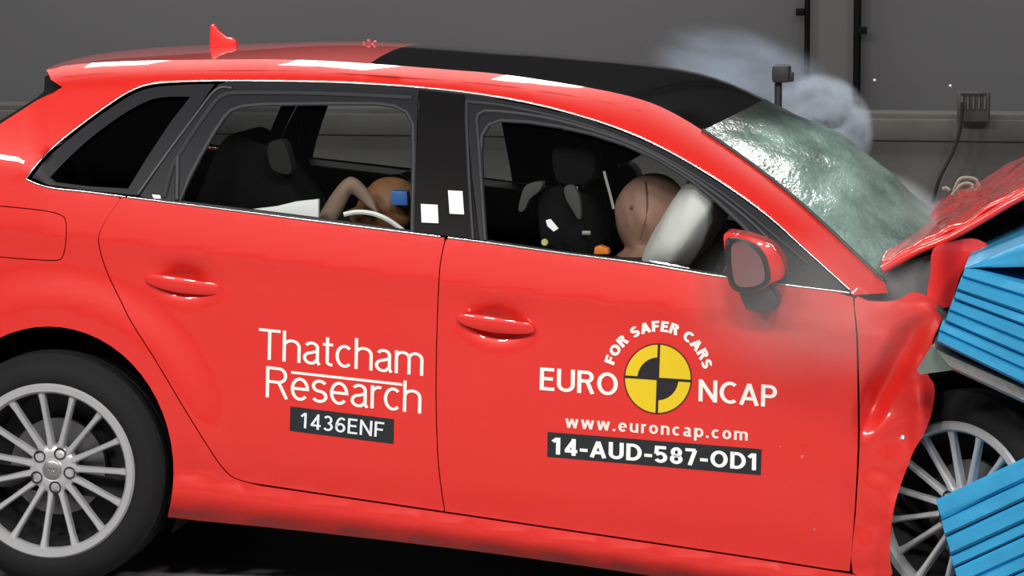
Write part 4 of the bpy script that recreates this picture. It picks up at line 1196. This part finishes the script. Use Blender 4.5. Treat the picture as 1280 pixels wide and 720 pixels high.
# equipment stood on the floor behind the car, just topping the bonnet line
eq = thing('camera_light', 'small dark lamp head on a stand behind the smoke', 'lamp', (P(976, 90, 2.02).x, 2.02, 0))
c = P(977, 92, 2.02)
box('lamp_head', c, (0.055, 0.09, 0.055), mat('lamp_dark', (0.02, 0.022, 0.028), 0.6), eq, bevel=0.012)
tube('stand_pole', [Vector((c.x - 0.01, 2.02, c.z - 0.02)), Vector((c.x - 0.012, 2.02, 0.02))], 0.012, MATS['lamp_dark'], eq, n=8)
for k in range(3):
    a = 2.1 * k
    tube('stand_leg', [Vector((c.x - 0.012, 2.02, 0.35)), Vector((c.x + 0.2 * math.cos(a), 2.02 + 0.2 * math.sin(a), 0.012))], 0.009, MATS['lamp_dark'], eq, n=6)
box('side_bracket', P(988, 96, 2.02), (0.02, 0.04, 0.03), MATS['lamp_dark'], eq, bevel=0.004)

# ------------------------------------------------------------------ flying fragments
def shard(name, px, py, lat, s, m, label, group):
    bm = bmesh.new()
    bmesh.ops.create_icosphere(bm, subdivisions=1, radius=1)
    for v in bm.verts:
        v.co = Vector((v.co.x * s * random.uniform(0.7, 1.3), v.co.y * s * random.uniform(0.4, 0.9), v.co.z * s * random.uniform(0.5, 1.1)))
    R = Matrix.Rotation(random.uniform(0, 6), 4, 'X') @ Matrix.Rotation(random.uniform(0, 6), 4, 'Y')
    bmesh.ops.transform(bm, verts=bm.verts, matrix=R)
    p = P(px, py, lat)
    o = finish_bm(name, bm, m, None, smooth_=False, autosmooth=0, world=False)
    o.location = p
    tag(o, label, 'fragment', group)
    return o
random.seed(3)
GLS = mat('glass_fragment', (0.72, 0.78, 0.76), 0.15)
RFR = mat('paint_fragment', (0.62, 0.12, 0.12), 0.35)
shard('glass_fragment', 1093, 100, 1.6, 0.006, GLS, 'tiny glass fragment flying right of the wider black post', None)
shard('glass_fragment', 1188, 107, 1.6, 0.005, GLS, 'tiny glass fragment flying left of the ribbed electrical box', None)
shard('metal_fragment', 1128, 547, -0.06, 0.009, mat('grey_fragment', (0.55, 0.6, 0.6), 0.4, metal=0.5), 'grey metal fragment in front of the crumpled red fender', None)
shard('paint_fragment', 976, 559, -0.05, 0.005, RFR, 'pale red paint fragment upper right of the dark number strip', None)
shard('paint_fragment', 1003, 571, -0.05, 0.006, RFR, 'pale red paint fragment furthest right of the dark number strip', None)
shard('paint_fragment', 1018, 662, -0.05, 0.005, RFR, 'pale red paint fragment before the lower front door corner', None)
for x, y, l in ((455, 54, 'leftmost'), (461, 51, 'topmost'), (465, 56, 'lowest'), (469, 53, 'rightmost')):
    shard('paint_fragment', x, y, HALF_W, 0.007, RFR, l + ' pale red fragment over the roof where red meets black glass', 'fragments over the roof')

# ------------------------------------------------------------------ smoke
def smoke(name, cpx, lat, size, dens, col, label, seed, scale=3.0, thr=(0.38, 0.72), rot=0.0):
    m = bpy.data.materials.new(name + '_volume'); m.use_nodes = True
    nt = m.node_tree
    for n in list(nt.nodes): nt.nodes.remove(n)
    out = nt.nodes.new('ShaderNodeOutputMaterial')
    pv = nt.nodes.new('ShaderNodeVolumePrincipled'); pv.inputs['Color'].default_value = (*col, 1); pv.inputs['Anisotropy'].default_value = -0.3; pv.inputs['Absorption Color'].default_value = (0, 0, 0, 1)
    tc = nt.nodes.new('ShaderNodeTexCoord')
    ln = nt.nodes.new('ShaderNodeVectorMath'); ln.operation = 'LENGTH'
    nt.links.new(tc.outputs['Object'], ln.inputs[0])
    fall = nt.nodes.new('ShaderNodeMapRange'); fall.interpolation_type = 'SMOOTHSTEP'
    fall.inputs['From Min'].default_value = 0.35; fall.inputs['From Max'].default_value = 1.0; fall.inputs['To Min'].default_value = 1; fall.inputs['To Max'].default_value = 0
    nt.links.new(ln.outputs['Value'], fall.inputs['Value'])
    mp = nt.nodes.new('ShaderNodeMapping'); mp.inputs['Location'].default_value = (seed, seed * 0.7, 0)
    nt.links.new(tc.outputs['Object'], mp.inputs[0])
    no = nt.nodes.new('ShaderNodeTexNoise'); no.inputs['Scale'].default_value = scale; no.inputs['Detail'].default_value = 4
    nt.links.new(mp.outputs[0], no.inputs['Vector'])
    rg = nt.nodes.new('ShaderNodeMapRange'); rg.inputs['From Min'].default_value = thr[0]; rg.inputs['From Max'].default_value = thr[1]
    nt.links.new(no.outputs['Fac'], rg.inputs['Value'])
    mu = nt.nodes.new('ShaderNodeMath'); mu.operation = 'MULTIPLY'
    nt.links.new(fall.outputs['Result'], mu.inputs[0]); nt.links.new(rg.outputs['Result'], mu.inputs[1])
    m2 = nt.nodes.new('ShaderNodeMath'); m2.operation = 'MULTIPLY'; m2.inputs[1].default_value = dens
    nt.links.new(mu.outputs[0], m2.inputs[0]); nt.links.new(m2.outputs[0], pv.inputs['Density'])
    nt.links.new(pv.outputs[0], out.inputs['Volume'])
    bm = bmesh.new(); bmesh.ops.create_icosphere(bm, subdivisions=3, radius=1)
    o = finish_bm(name, bm, m, None, world=False)
    o.location = P(cpx[0], cpx[1], lat); o.scale = size; o.rotation_euler = (0, rot, 0)
    tag(o, label, 'smoke', None, 'stuff')
    return o
smoke('smoke_plume', (1022, 165), 2.38, (0.19, 0.32, 0.20), 110, (0.74, 0.85, 1.0), 'dense bluish white smoke billowing behind the windshield top', 1.3)
smoke('smoke_wisp', (930, 92), 2.42, (0.36, 0.30, 0.16), 5, (0.66, 0.78, 1.0), 'thin smoke drifting above the black glass roof', 4.1, scale=2.0, thr=(0.3, 0.8), rot=0.25)
smoke('smoke_haze', (1118, 278), 0.95, (0.25, 0.75, 0.125), 5.0, (0.78, 0.84, 0.92), 'pale haze over the windshield foot and bonnet', 2.2, scale=2.0, thr=(0.25, 0.7), rot=0.5)
smoke('smoke_haze', (1010, 385), -0.17, (0.38, 0.10, 0.24), 3.0, (0.85, 0.85, 0.86), 'thin pale haze round the door mirror', 6.7, scale=1.6, thr=(0.2, 0.7))
